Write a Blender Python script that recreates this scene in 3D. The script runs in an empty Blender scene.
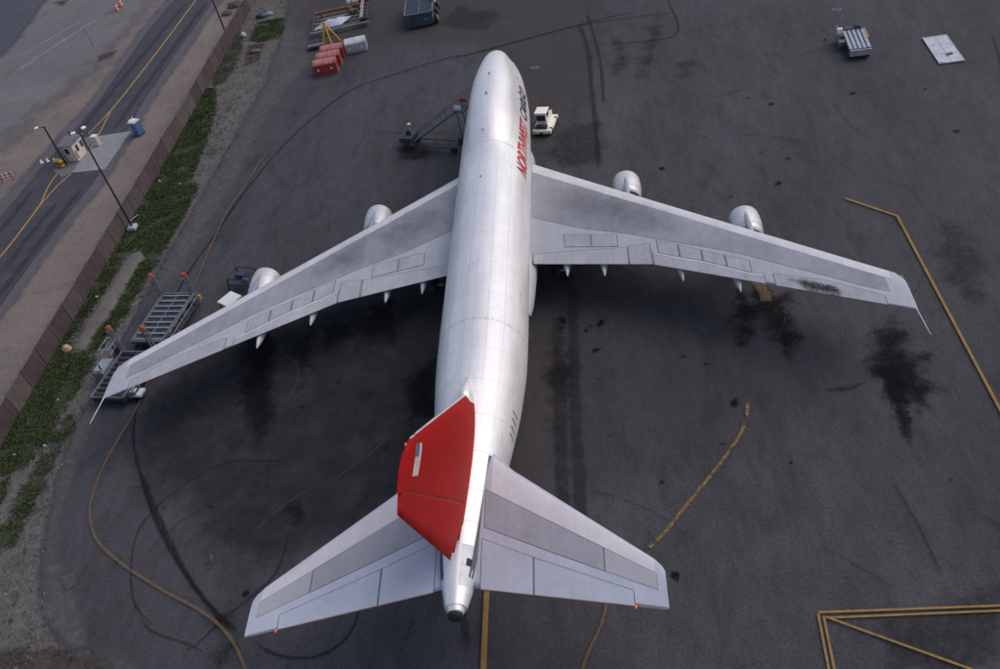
import bpy, bmesh, math, random
import numpy as np
from mathutils import Matrix, Vector, noise as mnoise

random.seed(7); rng = np.random.default_rng(7)
S = bpy.context.scene
COL = S.collection
R = math.radians

# ---------------------------------------------------------------- camera, sky, sun, exposure
cd = bpy.data.cameras.new('camera'); camo = bpy.data.objects.new('camera', cd); COL.objects.link(camo)
cd.sensor_width = 36; cd.lens = 32.4065; cd.clip_start = .5; cd.clip_end = 9000
rx, ux, fw = Vector((.98297345,.03206633,-.18092801)), Vector((.1112479,.67982117,.72489108)), Vector((-.14624328,.73267655,-.66467885))
m = Matrix((rx, ux, -fw)).transposed().to_4x4(); m.translation = (10.8596, -93.3014, 49.5048)
camo.matrix_world = m
S.camera = camo

SUN_EL, SUN_AZ = 50.0, 66.0            # azimuth measured from +Y (the nose) towards +X (starboard)
w = bpy.data.worlds.new('World'); S.world = w; w.use_nodes = True
nt = w.node_tree; nt.nodes.clear()
sky = nt.nodes.new('ShaderNodeTexSky'); sky.sky_type = 'NISHITA'; sky.sun_disc = False
sky.sun_elevation = R(SUN_EL); sky.sun_rotation = R(SUN_AZ); sky.air_density = 1.0; sky.dust_density = 2.0; sky.ozone_density = 1.0
hs = nt.nodes.new('ShaderNodeHueSaturation'); hs.inputs['Saturation'].default_value = .92
bg = nt.nodes.new('ShaderNodeBackground'); bg.inputs['Strength'].default_value = .145
wo = nt.nodes.new('ShaderNodeOutputWorld')
nt.links.new(sky.outputs[0], hs.inputs['Color']); nt.links.new(hs.outputs[0], bg.inputs[0]); nt.links.new(bg.outputs[0], wo.inputs[0])
sl = bpy.data.lights.new('sun', 'SUN'); sl.energy = 1.15; sl.angle = R(60); sl.color = (1, .89, .79)
so = bpy.data.objects.new('sun', sl); COL.objects.link(so)
d = Vector((math.cos(R(SUN_EL))*math.sin(R(SUN_AZ)), math.cos(R(SUN_EL))*math.cos(R(SUN_AZ)), math.sin(R(SUN_EL))))
so.rotation_euler = d.to_track_quat('Z', 'Y').to_euler(); so.location = d*300
S.view_settings.view_transform = 'Standard'; S.view_settings.look = 'None'
S.view_settings.exposure = .1; S.view_settings.gamma = 1; S.view_settings.use_curve_mapping = False
S.render.engine = 'CYCLES'; S.render.resolution_x = 1024; S.render.resolution_y = 685
S.cycles.transparent_max_bounces = 24

# ---------------------------------------------------------------- materials
MATS = {}
class N:
    def __init__(s, name):
        s.m = bpy.data.materials.new(name); s.m.use_nodes = True; s.t = s.m.node_tree; s.t.nodes.clear()
    def n(s, typ, **kw):
        o = s.t.nodes.new(typ)
        for k, v in kw.items():
            if k in o.inputs: o.inputs[k].default_value = v
            else: setattr(o, k, v)
        return o
    def l(s, a, b): s.t.links.new(a, b)
    def noise(s, scale, vec, detail=4, rough=.55):
        o = s.n('ShaderNodeTexNoise'); o.inputs['Scale'].default_value = scale; o.inputs['Detail'].default_value = detail
        o.inputs['Roughness'].default_value = rough; s.l(vec, o.inputs['Vector']); return o.outputs[0]
    def ramp(s, fac, stops):
        o = s.n('ShaderNodeValToRGB'); e = o.color_ramp.elements
        while len(e) < len(stops): e.new(.5)
        for i, (p, c) in enumerate(stops):
            e[i].position = p; e[i].color = (*c, 1) if hasattr(c, '__len__') else (c, c, c, 1)
        s.l(fac, o.inputs[0]); return o.outputs[0]
    def mix(s, fac, a, b, blend='MIX'):
        o = s.n('ShaderNodeMix'); o.data_type = 'RGBA'; o.blend_type = blend
        for i, v in ((0, fac), (6, a), (7, b)):
            if hasattr(v, 'is_output'): s.l(v, o.inputs[i])
            elif hasattr(v, '__len__'): o.inputs[i].default_value = (*v, 1)[:4]
            else: o.inputs[i].default_value = v
        return o.outputs[2]
    def math(s, op, a, b=0.0):
        o = s.n('ShaderNodeMath'); o.operation = op
        for i, v in ((0, a), (1, b)):
            if hasattr(v, 'is_output'): s.l(v, o.inputs[i])
            else: o.inputs[i].default_value = v
        return o.outputs[0]
    def mapping(s, vec, scale):
        o = s.n('ShaderNodeMapping'); o.inputs['Scale'].default_value = scale; s.l(vec, o.inputs[0]); return o.outputs[0]
    def finish(s, shader):
        o = s.n('ShaderNodeOutputMaterial'); s.l(shader, o.inputs[0]); return s.m

def mat(name, col, rough=.5, metal=0.0, var=.12, scale=1.5, bump=0.0, col2=None, spec=.5, stretch=(1, 1, 1), emit=0, panels=None, streak=0.0):
    """painted or metal surface: two tones of one colour broken up by noise, a little uneven gloss and relief"""
    if name in MATS: return MATS[name]
    k = N(name); tc = k.n('ShaderNodeTexCoord').outputs['Object']; v = k.mapping(tc, stretch)
    a = k.noise(scale, v, 6); b = k.noise(scale*7.3, v, 3)
    f = k.math('ADD', k.math('MULTIPLY', a, .65), k.math('MULTIPLY', b, .35))
    c2 = col2 or tuple(x*(1-2.2*var) for x in col)
    c1 = tuple(min(1, x*(1+var)) for x in col)
    c = k.ramp(f, [(.32, c2), (.66, c1)])
    if streak:      # grime drawn out along the airflow
        sn = k.noise(1.0, k.mapping(tc, (2.6, .16, 2.6)), 5, .6); sf = k.noise(5.0, tc, 3)
        c = k.mix(1.0, c, k.math('ADD', 1-streak*.75, k.math('MULTIPLY', k.math('ADD', sn, k.math('MULTIPLY', sf, .5)), streak)), 'MULTIPLY')
    if panels:      # skin sheets of slightly different tone with riveted joints; 'hull' wraps them round the barrel
        sx, sy, dv, rot = panels
        sp = k.n('ShaderNodeSeparateXYZ'); k.l(tc, sp.inputs[0]); cb = k.n('ShaderNodeCombineXYZ')
        if rot == 'hull':
            an = k.math('ARCTAN2', sp.outputs[0], k.math('SUBTRACT', sp.outputs[2], 5.5)); k.l(sp.outputs[1], cb.inputs[0]); k.l(k.math('MULTIPLY', an, 3.3), cb.inputs[1])
        elif rot == 'fin': k.l(sp.outputs[1], cb.inputs[0]); k.l(sp.outputs[2], cb.inputs[1])
        else: k.l(k.math('ABSOLUTE', sp.outputs[0]), cb.inputs[0]); k.l(k.math('ADD', sp.outputs[1], k.math('MULTIPLY', k.math('ABSOLUTE', sp.outputs[0]), rot)), cb.inputs[1])
        bk = k.n('ShaderNodeTexBrick'); k.l(cb.outputs[0], bk.inputs['Vector']); bk.inputs['Scale'].default_value = 1.0
        bk.inputs['Brick Width'].default_value = sx; bk.inputs['Row Height'].default_value = sy; bk.inputs['Mortar Size'].default_value = .018; bk.inputs['Mortar Smooth'].default_value = .3
        bk.inputs['Color1'].default_value = (1+dv, 1+dv, 1+dv, 1); bk.inputs['Color2'].default_value = (1-dv, 1-dv, 1-dv, 1); bk.inputs['Mortar'].default_value = (1-4*dv, 1-4*dv, 1-4*dv, 1); bk.inputs['Bias'].default_value = 0
        c = k.mix(1.0, c, bk.outputs[0], 'MULTIPLY')
    p = k.n('ShaderNodeBsdfPrincipled'); k.l(c, p.inputs['Base Color'])
    p.inputs['Metallic'].default_value = metal; p.inputs['Specular IOR Level'].default_value = spec
    r = k.math('ADD', k.math('MULTIPLY', k.math('SUBTRACT', f, .5), .25), rough); k.l(r, p.inputs['Roughness'])
    if bump:
        bn = k.n('ShaderNodeBump', Strength=bump, Distance=.02); k.l(b, bn.inputs['Height']); k.l(bn.outputs[0], p.inputs['Normal'])
    if emit: k.l(c, p.inputs['Emission Color']); p.inputs['Emission Strength'].default_value = emit
    MATS[name] = k.finish(p.outputs[0]); return MATS[name]

def ground_mat(name, c1, c2, c3=None, scale=.12, fine=3.0, faded=True, opacity=1.0, ragged=.7, rscale=.5, bump=.35, rough=.9, streak=None, lo=.25, hi=.75, spec=.25, grain=.8, blotch=0.0):
    """earth, asphalt, paint, rubber or oil lying on the ground; a 'fade' point attribute worn through by noise gives ragged edges"""
    if name in MATS: return MATS[name]
    k = N(name); g = k.n('ShaderNodeNewGeometry').outputs['Position']
    v = k.mapping(g, streak) if streak else g
    a = k.noise(scale, v, 5, .6); b = k.noise(fine, v, 5, .65); e = k.noise(fine*6, g, 2)
    c = k.ramp(a, [(.3, c1), (.7, c2)])
    if c3: c = k.mix(k.ramp(k.noise(scale*3.1, v, 6, .7), [(.52, 0.0), (.72, 1.0)]), c, c3)
    br = k.math('ADD', 1-.5*(grain*.85+grain*1.15), k.math('ADD', k.math('MULTIPLY', b, grain*.85), k.math('MULTIPLY', e, grain*1.15)))
    c = k.mix(1.0, c, br, 'MULTIPLY')
    p = k.n('ShaderNodeBsdfPrincipled'); k.l(c, p.inputs['Base Color']); p.inputs['Roughness'].default_value = rough
    p.inputs['Specular IOR Level'].default_value = spec
    bn = k.n('ShaderNodeBump', Strength=bump, Distance=.03); k.l(k.math('ADD', b, e), bn.inputs['Height']); k.l(bn.outputs[0], p.inputs['Normal'])
    if faded:
        at = k.n('ShaderNodeAttribute'); at.attribute_name = 'fade'
        nz = k.noise(rscale, g, 6, .65)
        s = k.math('ADD', at.outputs['Fac'], k.math('MULTIPLY', k.math('SUBTRACT', nz, .5), ragged))
        mr = k.n('ShaderNodeMapRange'); mr.interpolation_type = 'SMOOTHSTEP'; k.l(s, mr.inputs[0])
        mr.inputs[1].default_value = lo; mr.inputs[2].default_value = hi; mr.inputs[3].default_value = 0; mr.inputs[4].default_value = opacity
        bl = k.n('ShaderNodeMapRange'); k.l(k.noise(rscale*4.3, g, 5, .7), bl.inputs[0]); bl.inputs[1].default_value = .35; bl.inputs[2].default_value = .62; bl.inputs[3].default_value = 1-blotch; bl.inputs[4].default_value = 1
        tr = k.n('ShaderNodeBsdfTransparent'); mx = k.n('ShaderNodeMixShader')
        k.l(k.math('MULTIPLY', mr.outputs[0], bl.outputs[0]), mx.inputs[0]); k.l(tr.outputs[0], mx.inputs[1]); k.l(p.outputs[0], mx.inputs[2])
        MATS[name] = k.finish(mx.outputs[0])
    else: MATS[name] = k.finish(p.outputs[0])
    return MATS[name]

# ---------------------------------------------------------------- object helpers
def tag(o, label=None, cat=None, group=None, kind=None):
    for k, v in (('label', label), ('category', cat), ('group', group), ('kind', kind)):
        if v: o[k] = v
    return o
def thing(name, label, cat, loc, rz=0, group=None):
    o = bpy.data.objects.new(name, None); COL.objects.link(o); o.location = loc; o.rotation_euler = (0, 0, rz); o.empty_display_size = .5
    return tag(o, label, cat, group)
def link(name, me, parent=None):
    o = bpy.data.objects.new(name, me); COL.objects.link(o); o.parent = parent; return o
class MB:
    """collects shapes in local metres and links them as ONE mesh object"""
    def __init__(s): s.v = []; s.f = []; s.sm = []; s.mi = []; s.cur = 0
    def add(s, vs, fs, smooth=False):
        b = len(s.v); s.v += [tuple(p) for p in vs]; s.f += [tuple(i+b for i in f) for f in fs]; s.sm += [smooth]*len(fs); s.mi += [s.cur]*len(fs); return s
    def box(s, c, d, rz=0, bev=0.0, tilt=None):
        x, y, z = (a/2 for a in d)
        if bev:
            q = []; b = min(bev, x*.9, y*.9, z*.9)
            for sz in (-1, 1):
                for (ix, iy, iz) in ((b, b, 0), (0, 0, b)) if sz < 0 else ((0, 0, b), (b, b, 0)):
                    q += [(sx*(x-ix), sy*(y-iy), sz*(z-iz)) for sx, sy in ((-1, -1), (1, -1), (1, 1), (-1, 1))]
            fs = [(3, 2, 1, 0), (12, 13, 14, 15)] + [(r*4+i, r*4+(i+1) % 4, r*4+4+(i+1) % 4, r*4+4+i) for r in range(3) for i in range(4)]
        else:
            q = [(sx*x, sy*y, sz*z) for sz in (-1, 1) for sx, sy in ((-1, -1), (1, -1), (1, 1), (-1, 1))]
            fs = [(3, 2, 1, 0), (4, 5, 6, 7)] + [(i, (i+1) % 4, 4+(i+1) % 4, 4+i) for i in range(4)]
        M = Matrix.Rotation(rz, 3, 'Z')
        if tilt: M = M @ Matrix.Rotation(tilt[1], 3, tilt[0])
        c = Vector(c); return s.add([M @ Vector(p) + c for p in q], fs)
    def tube(s, a, b, r, r2=None, n=10, cap=True):
        a, b = Vector(a), Vector(b); r2 = r if r2 is None else r2; z = (b-a).normalized()
        x = z.orthogonal().normalized(); y = z.cross(x)
        vs = [p + (x*math.cos(t)+y*math.sin(t))*q for p, q in ((a, r), (b, r2)) for t in (2*math.pi*i/n for i in range(n))]
        fs = [(i, (i+1) % n, n+(i+1) % n, n+i) for i in range(n)]
        s.add(vs, fs, n > 6)
        if cap: s.add(vs, [tuple(range(n-1, -1, -1)), tuple(range(n, 2*n))])
        return s
    def lathe(s, o, axis, prof, n=24):
        """prof: (distance along axis, radius)"""
        o, z = Vector(o), Vector(axis).normalized(); x = z.orthogonal().normalized(); y = z.cross(x); vs = []; fs = []
        for t, r in prof: vs += [o + z*t + (x*math.cos(a)+y*math.sin(a))*r for a in (2*math.pi*i/n for i in range(n))]
        for j in range(len(prof)-1): fs += [(j*n+i, j*n+(i+1) % n, j*n+n+(i+1) % n, j*n+n+i) for i in range(n)]
        return s.add(vs, fs, True)
    def prism(s, pts, x0, x1):
        """profile (y,z) extruded along x"""
        n = len(pts); vs = [(x0, *p) for p in pts] + [(x1, *p) for p in pts]
        return s.add(vs, [tuple(range(n-1, -1, -1)), tuple(range(n, 2*n))] + [(i, (i+1) % n, n+(i+1) % n, n+i) for i in range(n)])
    def mesh(s, name, *mats):
        me = bpy.data.meshes.new(name); me.from_pydata(s.v, [], s.f)
        for m_ in mats: me.materials.append(m_)
        me.polygons.foreach_set('use_smooth', s.sm); me.polygons.foreach_set('material_index', s.mi)
        me.validate(); me.update(); return me
    def build(s, name, mt, parent=None, off=None):
        if off is not None: s.v = [(a-off[0], b-off[1], c-off[2]) for a, b, c in s.v]
        return link(name, s.mesh(name, *(mt if isinstance(mt, (list, tuple)) else [mt])), parent)

def catmull(pts, step=.6):
    P = [np.array(p, float) for p in pts]; P = [2*P[0]-P[1]] + P + [2*P[-1]-P[-2]]; out = []
    for i in range(1, len(P)-2):
        n = max(2, int(np.linalg.norm(P[i+1]-P[i])/step))
        for k in range(n):
            t = k/n; a, b, c_, d_ = P[i-1:i+3]
            out.append(.5*(2*b+(c_-a)*t+(2*a-5*b+4*c_-d_)*t*t+(3*b-a-3*c_+d_)*t**3))
    out.append(P[-2]); return np.array(out)

ZN = [0.004]
def ribbon(name, pts, width, mt, parent, z=None, smooth=True, soft=.5, endfade=0.0, wob=0.0):
    """a stripe along a line on the ground; across: fade 0-1-1-0"""
    if z is None: ZN[0] += .0012; z = ZN[0]
    L = catmull(pts) if smooth else np.array([p for a, b in zip(pts[:-1], pts[1:]) for p in np.linspace(a, b, max(2, int(math.dist(a, b)/.8)), endpoint=False)] + [pts[-1]], float)
    T = np.gradient(L, axis=0); T /= np.linalg.norm(T, axis=1)[:, None]+1e-9; Nn = np.stack([-T[:, 1], T[:, 0]], 1)
    n = len(L); ds = np.concatenate([[0], np.cumsum(np.linalg.norm(np.diff(L, axis=0), axis=1))])
    wv = width*(1+wob*np.array([mnoise.noise((s_*.35, z*999, 0)) for s_ in ds]))
    offs = (-.5, -.5+soft*.5, .5-soft*.5, .5); fv = (0, 1, 1, 0); vs = []; fd = []
    for i in range(n):
        e = 1.0 if not endfade else max(0, min(1, ds[i]/endfade, (ds[-1]-ds[i])/endfade))
        for o_, q in zip(offs, fv):
            p = L[i]+Nn[i]*o_*wv[i]; vs.append((p[0], p[1], z)); fd.append(q*e)
    fs = [(i*4+j, i*4+j+1, i*4+5+j, i*4+4+j)[::-1] for i in range(n-1) for j in range(3)]
    me = bpy.data.meshes.new(name); me.from_pydata(vs, [], fs); me.materials.append(mt)
    a = me.attributes.new('fade', 'FLOAT', 'POINT'); a.data.foreach_set('value', fd)
    return link(name, me, parent)

def sdist(P, poly):
    """signed distance of points to a polygon, positive inside"""
    poly = np.array(poly, float); d2 = np.full(len(P), 1e18); ins = np.zeros(len(P), bool)
    for a, b in zip(poly, np.roll(poly, -1, 0)):
        e = b-a; t = np.clip(((P-a) @ e)/(e @ e+1e-12), 0, 1); q = P-a-t[:, None]*e; d2 = np.minimum(d2, (q*q).sum(1))
        c_ = ((a[1] > P[:, 1]) != (b[1] > P[:, 1])) & (P[:, 0] < (b[0]-a[0])*(P[:, 1]-a[1])/(b[1]-a[1]+1e-15)+a[0]); ins ^= c_
    return np.where(ins, 1, -1)*np.sqrt(d2)

def area(name, poly, mt, parent=None, z=None, feather=1.0, res=.6, height=None):
    """a patch of ground cover; fade runs from 0 outside the outline to 1 inside over the feather width"""
    if z is None: ZN[0] += .0012; z = ZN[0]
    p = np.array(poly, float); lo = p.min(0)-feather-res; hi = p.max(0)+feather+res
    nx, ny = (int(math.ceil(v)) for v in (hi-lo)/res)
    X, Y = np.meshgrid(lo[0]+np.arange(nx+1)*res, lo[1]+np.arange(ny+1)*res, indexing='ij')
    P = np.stack([X.ravel(), Y.ravel()], 1); f = np.clip(.5+sdist(P, poly)/(2*feather), 0, 1)
    Z = np.full(len(P), z) if height is None else z+height(P, f)
    I = np.arange(len(P)).reshape(nx+1, ny+1); Q = np.stack([I[:-1, :-1], I[1:, :-1], I[1:, 1:], I[:-1, 1:]], -1).reshape(-1, 4)
    Q = Q[f[Q].max(1) > 0]; used, inv = np.unique(Q, return_inverse=True); Q = inv.reshape(-1, 4)
    V = np.concatenate([P, Z[:, None]], 1)[used]
    me = bpy.data.meshes.new(name); me.from_pydata(V.tolist(), [], Q.tolist()); me.materials.append(mt)
    if height is not None: me.polygons.foreach_set('use_smooth', [True]*len(Q))
    a = me.attributes.new('fade', 'FLOAT', 'POINT'); a.data.foreach_set('value', f[used])
    return link(name, me, parent)

def structure(o): o['kind'] = 'structure'; return o

# ---------------------------------------------------------------- the ground
M_dirt = ground_mat('dirt', (.150,.120,.106), (.210,.168,.146), (.125,.106,.098), scale=.09, fine=2.2, faded=False)
gm = MB(); gm.add([(-4000,-4000,-.06), (4000,-4000,-.06), (4000,4000,-.06), (-4000,4000,-.06)], [(0,1,2,3)])
ground = structure(gm.build('ground', M_dirt))
M_gravel = ground_mat('grey_gravel', (.120,.113,.120), (.170,.158,.160), (.125,.108,.100), scale=.07, fine=1.8, rscale=.25, ragged=.9)
M_track = ground_mat('pale_track', (.20,.195,.205), (.155,.15,.16), scale=.2, fine=2.5, rscale=.6, ragged=1.1, opacity=.95)
M_lot = ground_mat('old_asphalt', (.060,.058,.076), (.080,.077,.095), scale=.1, fine=2, rscale=.3, ragged=.8)
M_road = ground_mat('road_asphalt', (.046,.045,.055), (.060,.058,.070), (.085,.081,.090), scale=.16, fine=2.5, rscale=.7, ragged=.5)
M_roadedge = ground_mat('dusty_road_edge', (.135,.128,.14), (.10,.095,.108), scale=.3, rscale=.6, ragged=.9, opacity=.8)
M_pad = ground_mat('concrete_pad', (.27,.265,.29), (.21,.205,.225), (.16,.155,.17), scale=.3, fine=2, rscale=1.2, ragged=.25)
M_verge = ground_mat('verge_gravel', (.088,.080,.076), (.135,.123,.115), (.062,.062,.050), scale=.35, fine=2.4, rscale=.5, ragged=.9, grain=1.7)
M_green = ground_mat('verge_soil', (.028,.039,.018), (.042,.055,.025), (.078,.072,.052), scale=.9, fine=3, rscale=.8, ragged=1.5, grain=1.4, blotch=.5)
M_mound = ground_mat('mound_gravel', (.115,.103,.096), (.150,.134,.124), scale=.5, fine=3, rscale=.9, ragged=1.2, grain=1.5)

lot = structure(area('gravel_lot', [(-77.68,8.27), (-68.88,8.45), (-67.95,19.38), (-64.14,27.13), (-63.13,39.44), (-62.92,54.72), (-62.97,67.98), (-95,140), (-200,140), (-200,0)], M_gravel, z=-.050, feather=6, res=1.5))
structure(area('old_asphalt_lot', [(-87.41,66.47), (-85.62,54.63), (-84.65,45.34), (-84.98,39.34), (-84.42,26.72), (-200,80), (-160,160), (-90.99,80.45)], M_lot, z=-.046, feather=2.2, res=1.0))
for i, (pl, wd) in enumerate((([(-80.31,29.18), (-76.22,39.83), (-71.59,50.07), (-67.64,56.64)], 2.6), ([(-83.38,35.37), (-78.79,43.62), (-72.36,54.38), (-70.27,57.71)], 1.3), ([(-76.96,25.05), (-74.71,34.50), (-69.73,44.03)], .7))):
    ribbon('wheel_track', pl, wd, M_track, lot, z=-.044+.001*i, endfade=8, soft=.8, wob=.4)
area('dark_earth_patch', [(-64.96,34.54), (-62.40,35.69), (-62.29,33.62), (-63.98,32.87)], ground_mat('damp_earth', (.055,.042,.034), (.075,.058,.048), rscale=.9, opacity=.8), lot, z=-.041, feather=.9, res=.4)
area('dark_earth_patch', [(-84.30,62.53), (-81.68,62.34), (-81.76,59.78)], MATS['damp_earth'], lot, z=-.041, feather=.9, res=.4)

# road along the fence, gravel shoulders, booth island
RD = [(-57.95,58.59), (-59.02,42.27), (-58.50,18.81), (-59.27,8.35), (-60.02,-1.34), (-60.48,-8.80), (-61.44,-16.90), (-62.91,-23.08)], [(-53.56,-32.87), (-52.22,-25.78), (-51.93,-19.82), (-51.52,-11.77), (-50.73,-4.47), (-50.55,4.75), (-51.21,16.03), (-51.04,29.09), (-50.47,49.67), (-50.09,55.26)]
structure(area('road_shoulder', [(-59.65,59.31), (-60.60,42.86), (-60.14,19.88), (-61.26,7.64), (-62.13,-1.49), (-62.90,-7.86), (-65.30,-21.00)] + [(-51.44,-35.88), (-50.83,-26.79), (-50.51,-20.09), (-49.88,-12.12), (-49.01,-4.89), (-49.03,4.34), (-49.58,15.53), (-49.28,28.48), (-48.71,48.95), (-48.09,54.41)], M_roadedge, z=-.040, feather=1.2, res=.8))
road = structure(area('road', RD[0]+RD[1], M_road, z=-.034, feather=.45, res=.45))
area('concrete_pad', [(-54.68,8.09), (-49.95,8.02), (-50.16,-0.91), (-54.85,-0.51)], M_pad, road, z=-.028, feather=.12, res=.25)
area('concrete_pad', [(-58.77,9.22), (-59.52,5.95), (-60.25,0.96), (-60.33,-1.27), (-61.63,-1.39), (-61.28,4.49), (-60.61,9.48)], M_roadedge, road, z=-.028, feather=.5, res=.3)
M_isl = ground_mat('island_concrete', (.15,.145,.155), (.115,.11,.12), rscale=1.2, ragged=.3)
area('booth_island', [(-54.85,7.64), (-56.35,8.55), (-58.01,0.85), (-55.73,-1.29), (-54.76,-0.42)], M_isl, road, z=-.024, feather=.15, res=.25)
M_yroad = ground_mat('yellow_road_paint', (.44,.25,.055), (.32,.19,.07), (.12,.09,.06), scale=1.2, fine=5, rscale=1.6, ragged=.7)
for a, pl in enumerate(([(-54.08,53.58), (-53.95,51.08), (-54.42,33.55), (-55.08,19.75), (-55.43,15.10)], [(-55.43,15.10), (-55.85,12.01), (-56.42,9.07)], [(-55.43,15.10), (-54.97,11.23), (-54.59,7.32)],
        [(-56.86,-0.23), (-56.76,-3.23), (-56.09,-6.96)], [(-54.75,-0.76), (-55.58,-3.51), (-56.02,-6.98)], [(-56.09,-6.96), (-56.20,-11.89), (-56.48,-16.64), (-57.51,-24.37)])):
    ribbon('yellow_centre_line', pl, .30 if a in (0, 5) else .24, M_yroad, road, z=-.020+.001*a, soft=.3)
M_wear = ground_mat('tyre_polish', (.032,.031,.042), (.040,.039,.050), rscale=.4, opacity=.4, ragged=1.1, blotch=.5)
for i, pl in enumerate(([(-55.26,51.61), (-56.53,34.98), (-57.64,18.54), (-58.17,8.80)], [(-51.46,50.07), (-52.10,31.41), (-52.75,15.39), (-52.71,8.29)], [(-58.67,-2.55), (-58.88,-8.36), (-59.15,-14.10)], [(-51.68,-3.38), (-52.29,-11.40), (-52.84,-19.64), (-53.21,-25.60)], [(-53.79,-5.85), (-54.51,-13.39), (-54.81,-20.44)])):
    ribbon('wheel_wear', pl, 1.5, M_wear, road, z=-.013+.001*i, soft=.9, endfade=3)

# verge between fence and apron
VERGE = [(-42.6,80), (-42.4,46), (-42.4,17), (-42.4,-14), (-43.2,-40), (-43.4,-60), (-30,-95), (-12,-95), (-14,-78)] + [(-24.09,-66.30), (-25.73,-65.31), (-28.68,-64.77), (-31.42,-60.87), (-33.85,-55.70), (-35.43,-48.92), (-35.58,-42.41), (-35.80,-34.30), (-35.42,-24.16), (-34.20,-6.84), (-33.45,9.85), (-34.25,30.65), (-36.00,43.79)] + [(-34,80)]
structure(area('verge', VERGE, M_verge, z=-.030, feather=.5, res=.5))
MNPOLY = [(-38.90,-19.17), (-37.97,-20.55), (-38.05,-23.17), (-38.26,-28.25), (-38.80,-31.76), (-39.27,-34.69), (-40.69,-34.20), (-40.76,-31.01), (-40.50,-27.40), (-40.29,-23.39), (-40.15,-20.11)]
structure(area('gravel_mound', MNPOLY, M_mound, z=-.026, feather=.6, res=.3, height=lambda P, f: np.clip(f-.4, 0, 1)*.4))
GRASS = [
 ([(-42.65,17.00), (-40.99,16.76), (-39.15,9.74), (-38.01,2.53), (-37.82,-2.08), (-37.51,-6.02), (-35.91,-8.87), (-35.73,-11.86), (-36.18,-15.68), (-36.24,-19.03), (-36.41,-21.86), (-36.76,-24.06), (-36.86,-26.23), (-36.95,-29.50), (-37.37,-32.28), (-37.67,-34.14), (-38.41,-34.82), (-39.02,-31.72), (-38.56,-27.45), (-38.29,-22.80), (-38.71,-19.72), (-39.59,-18.51), (-40.53,-19.69), (-40.77,-23.30), (-40.99,-26.71), (-41.27,-30.78), (-41.21,-33.44), (-40.45,-34.77), (-38.78,-34.90), (-37.86,-36.22), (-37.82,-38.26), (-38.19,-40.65), (-38.50,-42.60), (-38.20,-45.44), (-38.79,-46.98), (-39.55,-48.46), (-41.80,-49.03), (-43.20,-48.05), (-43.0,-46), (-43.0,-35), (-42.3,-23), (-42.1,-5), (-42.1,6), (-42.4,14)], 1.0),
 ([(-43.91,26.01), (-42.21,34.59), (-40.59,31.96), (-39.74,23.97), (-39.62,18.02), (-41.49,17.48)], .55),
 ([(-39.66,37.13), (-35.48,36.95), (-34.51,29.75), (-37.18,29.40), (-39.04,30.73)], .8),
 ([(-38.92,29.05), (-37.01,28.69), (-36.34,23.43), (-38.10,22.21)], .35),
 ([(-37.75,-43.04), (-36.67,-42.96), (-36.27,-44.80), (-36.75,-46.27), (-37.22,-46.85), (-37.90,-45.69)], .7),
 ([(-37.83,-47.09), (-36.74,-46.69), (-36.55,-48.39), (-36.44,-51.77), (-36.35,-54.57), (-36.78,-56.13), (-37.80,-56.73), (-38.53,-55.27), (-37.86,-53.51), (-38.02,-49.84)], .5),
 ([(-40.98,-50.32), (-40.09,-49.21), (-39.36,-51.47), (-39.48,-53.36)], .5),
 ([(-33.92,-64.58), (-31.02,-64.76), (-28.71,-65.05), (-25.59,-65.66), (-24.31,-66.82), (-27.63,-67.56), (-32.58,-67.28)], .3),
 ([(-37.83,12.49), (-36.18,12.52), (-36.03,4.84), (-35.51,-6.10), (-36.31,-7.56), (-37.00,-1.85), (-37.47,5.25)], .22),
 ([(-35.33,-18.35), (-35.43,-15.12), (-35.08,-17.70), (-35.38,-26.81), (-35.84,-29.70), (-36.51,-29.00)], .3)]
soil = None
M_peat = ground_mat('dark_soil', (.050,.042,.036), (.075,.062,.052), (.035,.036,.024), scale=.5, fine=3, rscale=.7, ragged=1.1)
for i, (pg, den) in enumerate(GRASS[:8]):
    o = area('verge_soil', pg, M_peat if i in (3, 7) else M_green, soil, z=-.022+.0005*i, feather=1.1 if i else .9, res=.4)
    if soil is None: soil = structure(o)
def grass_mat(name, c1, c2, c3):
    k = N(name); g = k.n('ShaderNodeNewGeometry'); c = k.ramp(k.noise(.35, g.outputs['Position'], 4), [(.35, c1), (.65, c2)])
    c = k.mix(k.ramp(k.noise(1.7, g.outputs['Position'], 3), [(.58, 0.0), (.75, .8)]), c, c3)
    p = k.n('ShaderNodeBsdfPrincipled', Roughness=.75); k.l(c, p.inputs['Base Color']); p.inputs['Specular IOR Level'].default_value = .2
    return k.finish(p.outputs[0])
M_grass = grass_mat('grass', (.046,.072,.026), (.070,.100,.036), (.115,.108,.055))
M_weed = grass_mat('dry_weeds', (.085,.080,.050), (.060,.055,.035), (.10,.085,.06))
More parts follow.
